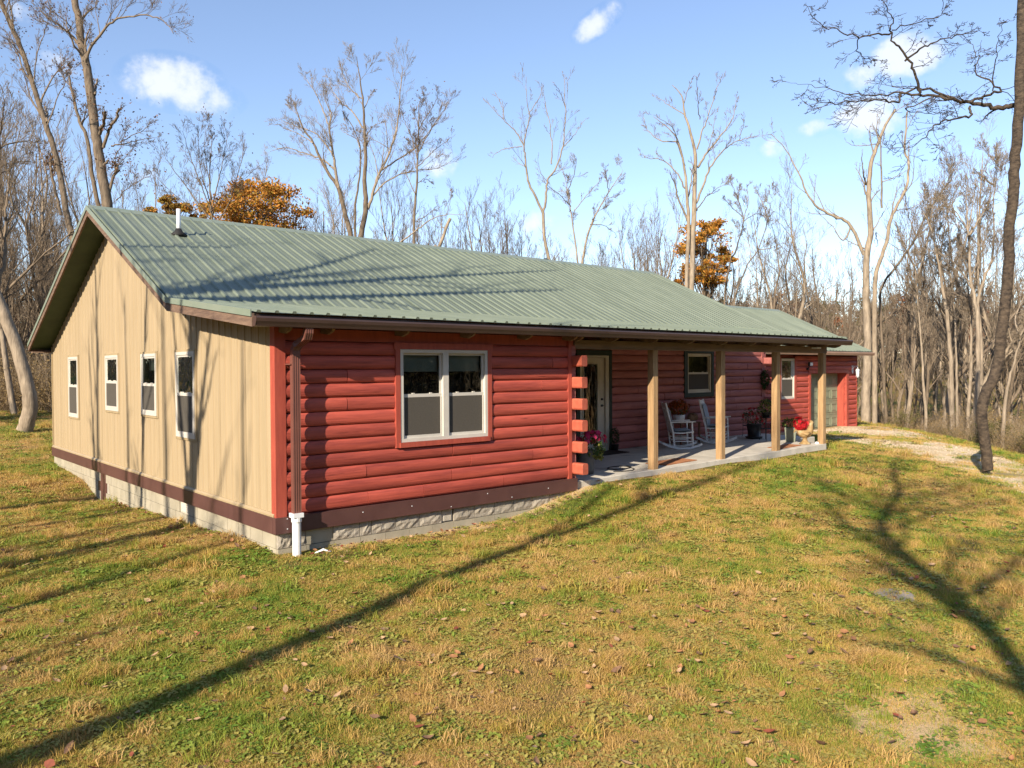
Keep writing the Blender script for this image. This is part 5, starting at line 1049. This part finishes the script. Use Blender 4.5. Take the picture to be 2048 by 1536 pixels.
for ua, ub, d0, d1, n_, ks, s0, s1, lb in (
 (-80, 40, 36, 62, 20, (0, 1, 2, 3, 4, 5), .8, 1.2, 'bare brown tree in the thick woods behind the curved leaning trunk'), (40, 160, 38, 66, 20, (0, 1, 2, 4, 5), .8, 1.1, 'bare brown tree in the woods beside the back end of the gable'),
 (160, 300, 45, 70, 12, (0, 2, 4, 5), .85, 1.15, 'thin bare tree between the rough broken tree and the small oak'), (300, 440, 48, 75, 12, (0, 2, 4, 5), .85, 1.15, 'thin bare tree showing low behind the vent pipe'), (440, 640, 54, 80, 16, (0, 2, 4, 5), .9, 1.2, 'thin bare tree showing over and around the broad orange oak'),
 (640, 760, 50, 78, 15, (0, 1, 2, 4, 5), .8, 1.1, 'small bare tree showing low behind the largest bare tree'), (760, 900, 50, 78, 18, (0, 2, 4, 5), .8, 1.1, 'small bare tree showing low behind the slender upright tree'), (900, 1070, 50, 76, 22, (0, 2, 4, 5), .85, 1.15, 'small bare tree over the ridge between the broken trunk and the forked tree'), (1070, 1210, 52, 78, 16, (0, 2, 4, 5), .75, 1.05, 'small bare tree showing low around the forked tree'), (1210, 1350, 50, 78, 24, (0, 2, 4, 5), .9, 1.1, 'dense twiggy bare tree over the ridge left of the tall pale tree'),
 (1350, 1470, 55, 85, 10, (0, 1, 4, 5), .6, .95, 'bare tree behind the bright orange oak'), (1470, 1560, 46, 80, 14, (0, 1, 2, 3, 4, 5), .65, 1.0, 'bare tree showing above the garage roof ridge'), (1560, 1700, 46, 80, 15, (0, 1, 2, 3, 4, 5), .75, 1.1, 'bare tree over the lower end of the garage roof'),
 (1700, 1800, 42, 75, 11, (0, 1, 2, 4, 5), .75, 1.05, 'bare tree in the woods close around the big pale tree'), (1800, 1900, 40, 75, 13, (0, 1, 2, 4, 5), .7, 1.05, 'bare tree between the big pale tree and the bent pale trunk'), (1900, 2000, 38, 75, 13, (0, 1, 2, 4, 5), .7, 1.05, 'bare tree in the woods behind the dark leaning tree'), (2000, 2120, 36, 75, 13, (0, 1, 2, 4, 5), .7, 1.05, 'bare tree in the woods right of the dark leaning tree')):
    wood(spotpx((ua, ub), d0, d1, n_, ks, s0, s1), lb, lb.replace('tree ', 'trees ', 1))
# woods behind the viewer: they shade the lawn and stand in the window reflections
wood([(-1+g.uniform(-24, 42), -32-g.uniform(0, 24), int(g.integers(0, 6)), g.uniform(.8, 1.25)) for _ in range(26)], 'bare tree in the woods across the lawn, facing the porch', 'bare trees across the lawn')
def yard(seed, base, h_, r0, mt, lean, cf, k1, label, t0=.3, fork=None, name='bare_tree'):
    T_ = Tree(seed); gg_ = T_.g; b = np.array([base[0], base[1], h1(*base)-.2]); top = b+np.array([lean[0], lean[1], h_])
    P = [b+(top-b)*t_+np.append(gg_.normal(0, .010*h_, 2), 0)*(t_ > 0) for t_ in (0, .2, .4, .6, .8, 1)]
    o_, r_ = T_.limb(P, r0, .03, True, 26); T_.spawn(o_, r_, h_*.36, 2, 4, cf, t0, k1)
    for fk in (fork or []):
        i = int(fk[0]*25); q = o_[i]; L = T_.limb([q, q+np.array(fk[1])*.5+gg_.normal(0, .1, 3), q+np.array(fk[1])], fk[2] if len(fk) > 2 else r_[i]*.75, .02, n=12); T_.spawn(*L, np.linalg.norm(fk[1])*.5, 3, 4, cf, .3, 7)
    return T_.build(name, mt, m_barkt, label)
YC = dict(CP_, kids=(0, 4, 3, 2, 1), rmin=.006)
yard(51, (-13.5, -5.8), 15.5, .24, m_bark, (.1, -4.2), dict(YC, kids=(0, 3, 2, 2, 1)), 4, 'tall leaning bare tree on the lawn whose shadow crosses the grass', .7, [(.6, (2.2, 1.0, 5)), (.72, (1.2, 2.6, 3))])
yard(60, (-14.5, -5.0), 11, .15, m_bark, (.4, .5), YC, 6, 'bare tree between the tall leaning tree and the forked saplings', .3, [(.25, (1.2, -.8, 4)), (.3, (-.6, 1.4, 4.5))])
yard(52, (-10.6, -1.15), 14, .25, m_bark2, (.3, .1), YC, 10, 'forked bare tree standing left of the front corner of the gable', .45, [(.2, (.3, 1.1, 7)), (.45, (-.5, -1.4, 4)), (.62, (10.5, 1.9, 1.6), .17), (.68, (11.6, 3.4, 1.4), .14), (.7, (6, 3.6, 1.5), .1)])
yard(53, (-13.2, 3.1), 14, .22, m_bark2, (-.2, .3), YC, 9, 'slender bare tree left of the far end of the gable', .4, [(.4, (.5, .9, 5))])
yard(54, (-9.8, 2.15), 11, .12, m_bark2, (.5, -.6), YC, 8, 'thin sapling between the two trees facing the gable', .4)
yard(55, (-12.4, -2.3), 9, .13, m_bark2, (.2, .4), YC, 6, 'thin forked sapling facing the front corner of the gable', .45, [(.35, (.4, 1.6, 4.2)), (.4, (.2, -.9, 3.6))])
T_ = Tree(56); kx, ky = 2.56/1.39, 1/1.39; YD = dict(CP_, kids=(0, 6, 6, 5, 3), rmin=.009, wob=.24)
sp = [onZ(2048, 1350, -.62), onZ(1905, 1190, -.6), onZ(1765, 1065, -.58), onZ(1795, 995, -.5), onZ(1785, 930, -.35)]
tp = [np.array([q[0]-kx*h_, q[1]-ky*h_, q[2]+h_]) for q, h_ in zip(sp, (6.2, 7.3, 8.6, 9.3, 10.4))]
b_ = tp[0]+np.array([-.3, -1.4, 0]); b_[2] = h1(b_[0], b_[1])-.2
o_, r_ = T_.limb([b_, (b_+tp[0])/2+np.array([.12, -.05, .3])]+tp, .15, .045, True, 30); T_.spawn(o_, r_, 4.2, 2, 4, YD, .3, 30)
for f_, v_ in ((.5, (1.2, -1.3, 2.4)), (.58, (-.2, 1.6, 2.)), (.66, (1.6, -1.2, 1.4)), (.74, (-1.2, 1.2, 1.8)), (.8, (1.4, -.9, 1.2))):
    q = o_[int(f_*29)]; L = T_.limb([q, q+np.array(v_)*.5+T_.g.normal(0, .15, 3), q+np.array(v_)], r_[int(f_*29)]*.6, .02, n=12); T_.spawn(*L, 2.4, 3, 4, YD, .15, 18)
T_.build('bare_tree', m_bark, m_barkt, 'leaning bare tree close behind the viewer on the left', base=b_)
yard(57, (-3.2, -15.2), 9.5, .17, m_bark, (.8, .5), YC, 13, 'low branching bare tree behind the viewer on the right', .28, [(.35, (2., 1.3, 2.6)), (.45, (2.2, -.8, 2.4)), (.5, (1.4, 1.8, 1.6))])
yard(58, (-19, -3.5), 15, .2, m_bark, (.8, .8), YC, 10, 'bare tree far to the left of the lawn', .35, [(.4, (1, 2.4, 5)), (.5, (1.5, -2, 4))])
yard(59, (-15, .6), 12, .13, m_bark2, (.6, .3), YC, 9, 'slim bare tree beyond the forked tree left of the gable', .3, [(.3, (.8, 1.4, 4.5))])
# ------------------------------------------------------------------ scattered ground cover, woods floor and far woods
def hidden_coll(name, meshes):
    c_ = bpy.data.collections.new(name)
    for i, m in enumerate(meshes): o = bpy.data.objects.new('%s_%02d' % (name, i), m); c_.objects.link(o)
    return c_
def scatter(name, P, rot, scl, idx, rnd_, coll, label=None, tilt=None):
    me = bpy.data.meshes.new(name); me.vertices.add(len(P)); me.vertices.foreach_set('co', np.asarray(P, np.float32).ravel())
    for nm, ty, dat in (('rot', 'FLOAT', rot), ('scl', 'FLOAT', scl), ('idx', 'INT', idx), ('rnd', 'FLOAT', rnd_)):
        a = me.attributes.new(nm, ty, 'POINT'); a.data.foreach_set('value', np.asarray(dat, np.float32 if ty == 'FLOAT' else np.int32))
    o = link(name, me); tag(o, None, kind='stuff')
    ng = bpy.data.node_groups.new(name, 'GeometryNodeTree'); ng.interface.new_socket('Geometry', in_out='INPUT', socket_type='NodeSocketGeometry'); ng.interface.new_socket('Geometry', in_out='OUTPUT', socket_type='NodeSocketGeometry')
    n = ng.nodes; l = ng.links; gi = n.new('NodeGroupInput'); go = n.new('NodeGroupOutput'); ip = n.new('GeometryNodeInstanceOnPoints'); ci = n.new('GeometryNodeCollectionInfo')
    ci.inputs['Collection'].default_value = coll; ci.inputs['Separate Children'].default_value = True; ci.inputs['Reset Children'].default_value = True
    def na(nm, ty):
        q = n.new('GeometryNodeInputNamedAttribute'); q.data_type = ty; q.inputs['Name'].default_value = nm; return q.outputs['Attribute']
    l.new(gi.outputs[0], ip.inputs['Points']); l.new(ci.outputs[0], ip.inputs['Instance']); ip.inputs['Pick Instance'].default_value = True
    l.new(na('idx', 'INT'), ip.inputs['Instance Index']); l.new(na('scl', 'FLOAT'), ip.inputs['Scale'])
    cx = n.new('ShaderNodeCombineXYZ'); l.new(na('rot', 'FLOAT'), cx.inputs[2]); er = n.new('FunctionNodeEulerToRotation'); l.new(cx.outputs[0], er.inputs[0]); l.new(er.outputs[0], ip.inputs['Rotation'])
    l.new(ip.outputs[0], go.inputs[0]); md = o.modifiers.new('scatter', 'NODES'); md.node_group = ng
    return o
def tuft(seed, n_, hh, rad, wd, lie=.35, mat=m_grass):
    g = np.random.default_rng(seed); V = []; F = []
    for k in range(n_):
        a = g.uniform(0, 6.28); r_ = rad*math.sqrt(g.random()); b = np.array([r_*math.cos(a), r_*math.sin(a), -.004]); L = hh*g.uniform(.5, 1.2)
        d = np.array([g.normal(0, lie), g.normal(0, lie), 1.]); d /= np.linalg.norm(d); q = g.uniform(0, 6.28); w_ = np.array([math.cos(q), math.sin(q), 0])*wd*g.uniform(.7, 1.3); bend = np.array([g.normal(0, .35), g.normal(0, .35), -.12])*L
        m_ = b+d*L*.55; t_ = b+d*L+bend; o_ = len(V); V += [b-w_, b+w_, m_+w_*.8, m_-w_*.8, t_]; F += [(o_, o_+1, o_+2), (o_, o_+2, o_+3), (o_+3, o_+2, o_+4)]
    return fast_mesh('tuft', np.array(V), [np.array(F)], [mat])
def clover(seed, n_, rad):
    g = np.random.default_rng(seed); V = []; F = []
    for k in range(n_):
        a = g.uniform(0, 6.28); r_ = rad*math.sqrt(g.random()); c_ = np.array([r_*math.cos(a), r_*math.sin(a), g.uniform(.012, .035)]); s_ = g.uniform(.009, .02)
        q = g.uniform(0, 6.28); u_ = np.array([math.cos(q), math.sin(q), g.normal(0, .3)])*s_; w_ = np.array([-math.sin(q), math.cos(q), g.normal(0, .3)])*s_*.75; o_ = len(V)
        V += [c_-u_, c_+w_, c_+u_, c_-w_]; F.append((o_, o_+1, o_+2, o_+3))
    return fast_mesh('clover', np.array(V), [np.array(F)], [m_clover])
tufts = [tuft(1, 54, .036, .12, .0019), tuft(2, 54, .042, .12, .0019, .5), tuft(3, 54, .026, .13, .002, .7), tuft(4, 48, .048, .12, .0019, .4), clover(5, 42, .11), tuft(6, 54, .026, .13, .002, 1.1), tuft(7, 60, .12, .10, .003, .35)]
gc = hidden_coll('grass_source', tufts)
g = np.random.default_rng(900)
def inside(x, y):      # where no grass grows: house, slab
    return ((x > -.03) & (x < 5.4) & (y > -.03) & (y < WX)) | ((x > 5.3) & (x < 14.2) & (y > -.06) & (y < WX)) | ((x > 14.1) & (x < 16.3) & (y > 1.1) & (y < WX)) | ((x > 16) & (x < 26.2) & (y > 4.4) & (y < 13))
def left_of(poly, x, y):  # x of the driveway edge at y
    yy = poly[::-1, 1]; return np.interp(y, yy, poly[::-1, 0])
def on_drive(x, y): return (y < 4.95) & (x > left_of(DL, x, y)) & (x < left_of(DR, x, y))
def cone(n_, d0, d1):
    u = g.uniform(-120, 2168, n_); t_ = np.sqrt(g.uniform(d0*d0, d1*d1, n_)); D_ = np.stack([(u-1024)/FOC], 1)
    P = CAM[None, :2]+t_[:, None]*(fwd[None, :2]+D_*rgt[None, :2]); return P[:, 0], P[:, 1], t_
xs = []; ys = []; ss = []
for n_, d0, d1, sc_ in ((46000, 3.4, 8.5, .9), (44000, 8.5, 15, 1.15), (34000, 15, 26, 1.5), (14000, 26, 42, 2.4)):
    x, y, t_ = cone(n_, d0, d1); dr = on_drive(x, y); pn = np.sin(x*.8+y*.5)+np.sin(x*1.9-y*1.3)*.7+np.sin((x+y)*4)*.3; xl_, xr_ = left_of(DL, x, y), left_of(DR, x, y); ed = np.minimum(x-xl_, xr_-x); k = ~inside(x, y) & (~dr | (g.random(n_) < np.maximum(np.where(pn < -.1, .42, .04), .9*np.exp(-np.maximum(ed, 0)/.45)))); 
    bare = (np.sin(x*.9+1.3)*np.cos(y*1.1-.6)+np.sin(x*2.3-y*1.7)*.5); dc = onZ(1850, 1450, -.68); k &= ~((np.hypot(x-dc[0], y-dc[1])+g.normal(0, .25, n_) < .75) & (g.random(n_) < .85)); k &= ~((bare > 1.12) & (g.random(n_) < .8))
    k &= ~((x > -.2) & (x < 5.6) & (y > -.75) & (y < 0) & (g.random(n_) < .7)); k &= ~((x > 5.3) & (x < 14.2) & (y > -.22) & (y < 0))
    xs.append(x[k]); ys.append(y[k]); ss.append(np.full(k.sum(), sc_))
x = np.concatenate(xs); y = np.concatenate(ys); s_ = np.concatenate(ss)*g.uniform(.7, 1.25, len(x)); N = len(x)
idx = g.choice(7, N, p=[.23, .23, .20, .11, .055, .165, .01]); thick = (np.sin(x*1.9+.4)*np.sin(y*2.3+1.1) > .93) & (g.random(N) < .5); idx = np.where(thick, 6, idx)
z = hgt(x, y)+np.where(on_drive(x, y), .012, 0)
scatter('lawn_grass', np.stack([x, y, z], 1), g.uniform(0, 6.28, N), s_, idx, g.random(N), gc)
# fallen leaves
m_fl = [pmat('fallen_leaf_tan', (.42, .27, .15), (.30, .18, .09), 30, rough=.8), pmat('fallen_leaf_brown', (.20, .11, .06), (.13, .07, .04), 30, rough=.8), pmat('fallen_leaf_red', (.24, .065, .03), (.16, .045, .025), 30, rough=.6), pmat('fallen_leaf_orange', (.36, .17, .07), (.25, .11, .045), 30, rough=.7)]
V = []; F = []; MI = []
for n_, d0, d1 in ((620, 3.4, 8.5), (480, 8.5, 15), (260, 15, 26)):
    x, y, t_ = cone(n_, d0, d1)
    if d0 == 8.5: x = np.concatenate([x, -.06-np.abs(g.normal(0, .22, 190)), g.uniform(.2, 5.2, 70)]); y = np.concatenate([y, g.uniform(.3, 8.2, 190), -.12-np.abs(g.normal(0, .2, 70))])
    k = ~inside(x, y); x, y = x[k], y[k]; z = hgt(x, y)
    for a, b, c_ in zip(x, y, z):
        s_ = g.uniform(.014, .045); q = g.uniform(0, 6.28); u_ = np.array([math.cos(q), math.sin(q), g.normal(0, .25)]); w_ = np.array([-math.sin(q), math.cos(q), g.normal(0, .3)]); cu = g.uniform(.1, 1.1); p = np.array([a, b, c_+g.uniform(.03, .055)]); o_ = len(V); up_ = np.array([0, 0, 1.])
        prof = ((-1, 0, .0), (-.45, .5, .35), (.25, .55, .4), (.75, .28, .2), (1.1, 0, .1))
        V += [p+u_*s_*t_+up_*s_*cu*(t_*t_*.6) for t_, w0, h0 in prof]; V += [p+u_*s_*t_+w_*s_*w0+up_*s_*cu*(h0+t_*t_*.6) for t_, w0, h0 in prof[1:4]]; V += [p+u_*s_*t_-w_*s_*w0+up_*s_*cu*(h0+t_*t_*.6) for t_, w0, h0 in prof[1:4]]
        F += [(o_, o_+1, o_+5), (o_, o_+8, o_+1), (o_+3, o_+4, o_+7), (o_+3, o_+10, o_+4)]; mi = int(g.choice(4, p=[.38, .28, .14, .2])); MI += [mi]*4
        F += [(o_+1, o_+2, o_+6), (o_+1, o_+6, o_+5), (o_+2, o_+3, o_+7), (o_+2, o_+7, o_+6), (o_+1, o_+8, o_+9), (o_+1, o_+9, o_+2), (o_+2, o_+9, o_+10), (o_+2, o_+10, o_+3)]; MI += [mi]*8
tag(link('fallen_leaves', fast_mesh('fallen_leaves', np.array(V), [np.array(F)], m_fl, MI)), kind='stuff')
# gravel bits on the drive
def pebble(seed):
    g_ = np.random.default_rng(seed); bm = bmesh.new(); bmesh.ops.create_icosphere(bm, subdivisions=1, radius=.5)
    for v in bm.verts: v.co = Vector((v.co.x*g_.uniform(.8, 1.2), v.co.y*g_.uniform(.7, 1.1), v.co.z*g_.uniform(.4, .7)))
    me = bpy.data.meshes.new('pebble'); bm.to_mesh(me); bm.free(); me.materials.append(m_peb); return me
m_peb = pmat('pale_gravel_stone', (.56, .46, .33), (.38, .30, .21), 3, rough=.95, inst=.25)
x = g.uniform(8, 28, 60000); y = g.uniform(-8, 4.9, 60000); k = on_drive(x, y); x, y = x[k], y[k]; pn = np.sin(x*.8+y*.5)+np.sin(x*1.9-y*1.3)*.7+np.sin((x+y)*4)*.3; k = (pn+g.normal(0, .5, len(x)) > .15); x, y = x[k][:7000], y[k][:7000]
scatter('gravel', np.stack([x, y, hgt(x, y)+.018], 1), g.uniform(0, 6.28, len(x)), g.uniform(.012, .042, len(x)), g.integers(0, 3, len(x)), g.random(len(x)), hidden_coll('gravel_source', [pebble(1), pebble(2), pebble(3)]))
# dry brush and tall grass along the edge of the woods
def bush(seed, h_, n_st, nl, lmat, lsize):
    T_ = Tree(seed); g_ = T_.g
    for k in range(n_st):
        a = g_.uniform(0, 6.28); T_.grow([g_.normal(0, .25), g_.normal(0, .25), -.05], [math.cos(a)*.5, math.sin(a)*.5, 1], h_*g_.uniform(.5, 1), .012, 2, 4, dict(kids=(0, 4, 5, 4, 3), wob=.2, trop=.05, ang=(20, 60), lr=.55, rr=.6, lift=.1, rmin=.004))
    me = Tree.mesh('bush', T_.br, m_twigtan); tp = np.array(T_.tips); c_ = tp[g_.integers(0, len(tp), nl)]+g_.normal(0, .12, (nl, 3)); lf = leafmesh(c_, lsize, g_, [lmat])
    bm = bmesh.new(); bm.from_mesh(me); bm.from_mesh(lf); nf = len(me.polygons); bm.faces.ensure_lookup_table()
    for f_ in bm.faces[nf:]: f_.material_index = 1
    bm.to_mesh(me); bm.free(); me.materials.append(lmat); return me
tall = tuft(61, 60, 1.1, .35, .006, .14, m_drygrass)
bs = [bush(71, 1.7, 8, 240, m_brush, .045), bush(72, 2.4, 8, 300, m_brush, .05), bush(73, 1.4, 8, 420, m_brushg, .05), bush(74, 2.9, 8, 110, m_brush, .05), tall, bush(75, 2.2, 7, 700, m_brushg, .06)]
bc = hidden_coll('brush_source', bs)
def edge_pts(n_, ua, ub, d0f, d1):
    u = g.uniform(ua, ub, n_); f_ = g.random(n_)**1.6; d0_ = np.interp(u, d0f[0], d0f[1]); t_ = d0_+f_*d1; P = CAM[None, :2]+t_[:, None]*(fwd[None, :2]+((u-1024)/FOC)[:, None]*rgt[None, :2]); return P[:, 0], P[:, 1]
x1, y1 = edge_pts(420, -160, 170, ([-160, 170], [38, 38]), 22); x2, y2 = edge_pts(520, 1660, 2200, ([1660, 1760, 1800, 1880, 1960, 2048, 2200], [47, 42, 38.5, 33.0, 26.8, 24.5, 23.5]), 22); x3, y3 = edge_pts(420, 150, 1660, ([150, 1660], [42, 50]), 25)
x = np.concatenate([x1, x2, x3]); y = np.concatenate([y1, y2, y3]); k = ~on_drive(x, y) & ~inside(x, y); x, y = x[k], y[k]; N = len(x); dd = (x-CAM[0])*fwd[0]+(y-CAM[1])*fwd[1]; uu = 1024+FOC*((x-CAM[0])*rgt[0]+(y-CAM[1])*rgt[1])/dd
en = np.interp(uu, [1660, 1760, 1800, 1880, 1960, 2048, 2200], [47, 42, 38.5, 33.0, 26.8, 24.5, 23.5]); low = np.where(uu > 1640, np.clip((dd-en)/9, .0, 1)*.5+.38, 1.)
scatter('woodland_brush', np.stack([x, y, hgt(x, y)], 1), g.uniform(0, 6.28, N), g.uniform(.55, 1.15, N)*low, g.choice(6, N, p=[.24, .16, .07, .22, .26, .05]), g.random(N), bc)
# far wooded hills
far = []
def fartree(seed, h_, leaf=None):
    T_ = Tree(seed); g_ = T_.g; o_, r_ = T_.limb([(0, 0, -.5), (g_.normal(0, .2), 0, h_*.5), (g_.normal(0, .6), g_.normal(0, .6), h_)], .16, .03, False, 8); T_.spawn(o_, r_, h_*.5, 2, 4, dict(CP_, kids=(0, 4, 4, 4, 3), rmin=.028), .3, 11)
    me = Tree.mesh('far_tree', T_.br, m_barkg if seed % 2 else m_barkt)
    if leaf:
        tp = np.array(T_.tips); c_ = tp[g_.integers(0, len(tp), 700)]+g_.normal(0, .35, (700, 3)); lf = leafmesh(c_, .24, g_, [leaf]); nf = len(me.polygons); bm = bmesh.new(); bm.from_mesh(me); bm.from_mesh(lf); bm.faces.ensure_lookup_table()
        for f_ in bm.faces[nf:]: f_.material_index = 1
        bm.to_mesh(me); bm.free(); me.materials.append(leaf)
    return me
m_farred = leafmat('far_rust_foliage', (.24, .09, .035), (.13, .06, .03), inst=.3, scale=.2); m_farol = leafmat('far_olive_foliage', (.16, .14, .04), (.09, .085, .028), inst=.3, scale=.2)
fc = hidden_coll('far_tree_source', [fartree(81, 11), fartree(82, 13), fartree(83, 12), fartree(84, 10, m_farol), fartree(85, 11, m_farred), fartree(86, 9, m_cedar)])
n_ = 2300; u = g.uniform(-260, 2300, n_); t_ = np.sqrt(g.uniform(95**2, 215**2, n_)); P = CAM[None, :2]+t_[:, None]*(fwd[None, :2]+((u-1024)/FOC)[:, None]*rgt[None, :2])
far_ring = 4200; a_ = g.uniform(0, 6.283, far_ring); q_ = np.sqrt(g.uniform(34**2, 120**2, far_ring)); rx, ry = CAM[0]+q_*np.cos(a_), CAM[1]+q_*np.sin(a_); fz = (rx-CAM[0])*fwd[0]+(ry-CAM[1])*fwd[1]; k = (fz < q_*.78) & ~((ry > -16) & (rx > -12))
P = np.concatenate([P[:, :2], np.stack([rx[k], ry[k]], 1)]); n_ = len(P)
scatter('far_woods', np.stack([P[:, 0], P[:, 1], hgt(P[:, 0], P[:, 1])-.2], 1), g.uniform(0, 6.28, n_), np.where(np.arange(n_) < 2300, g.uniform(.55, .95, n_), g.uniform(.8, 1.2, n_)), g.choice(6, n_, p=[.22, .21, .21, .20, .15, .01]), g.random(n_), fc)
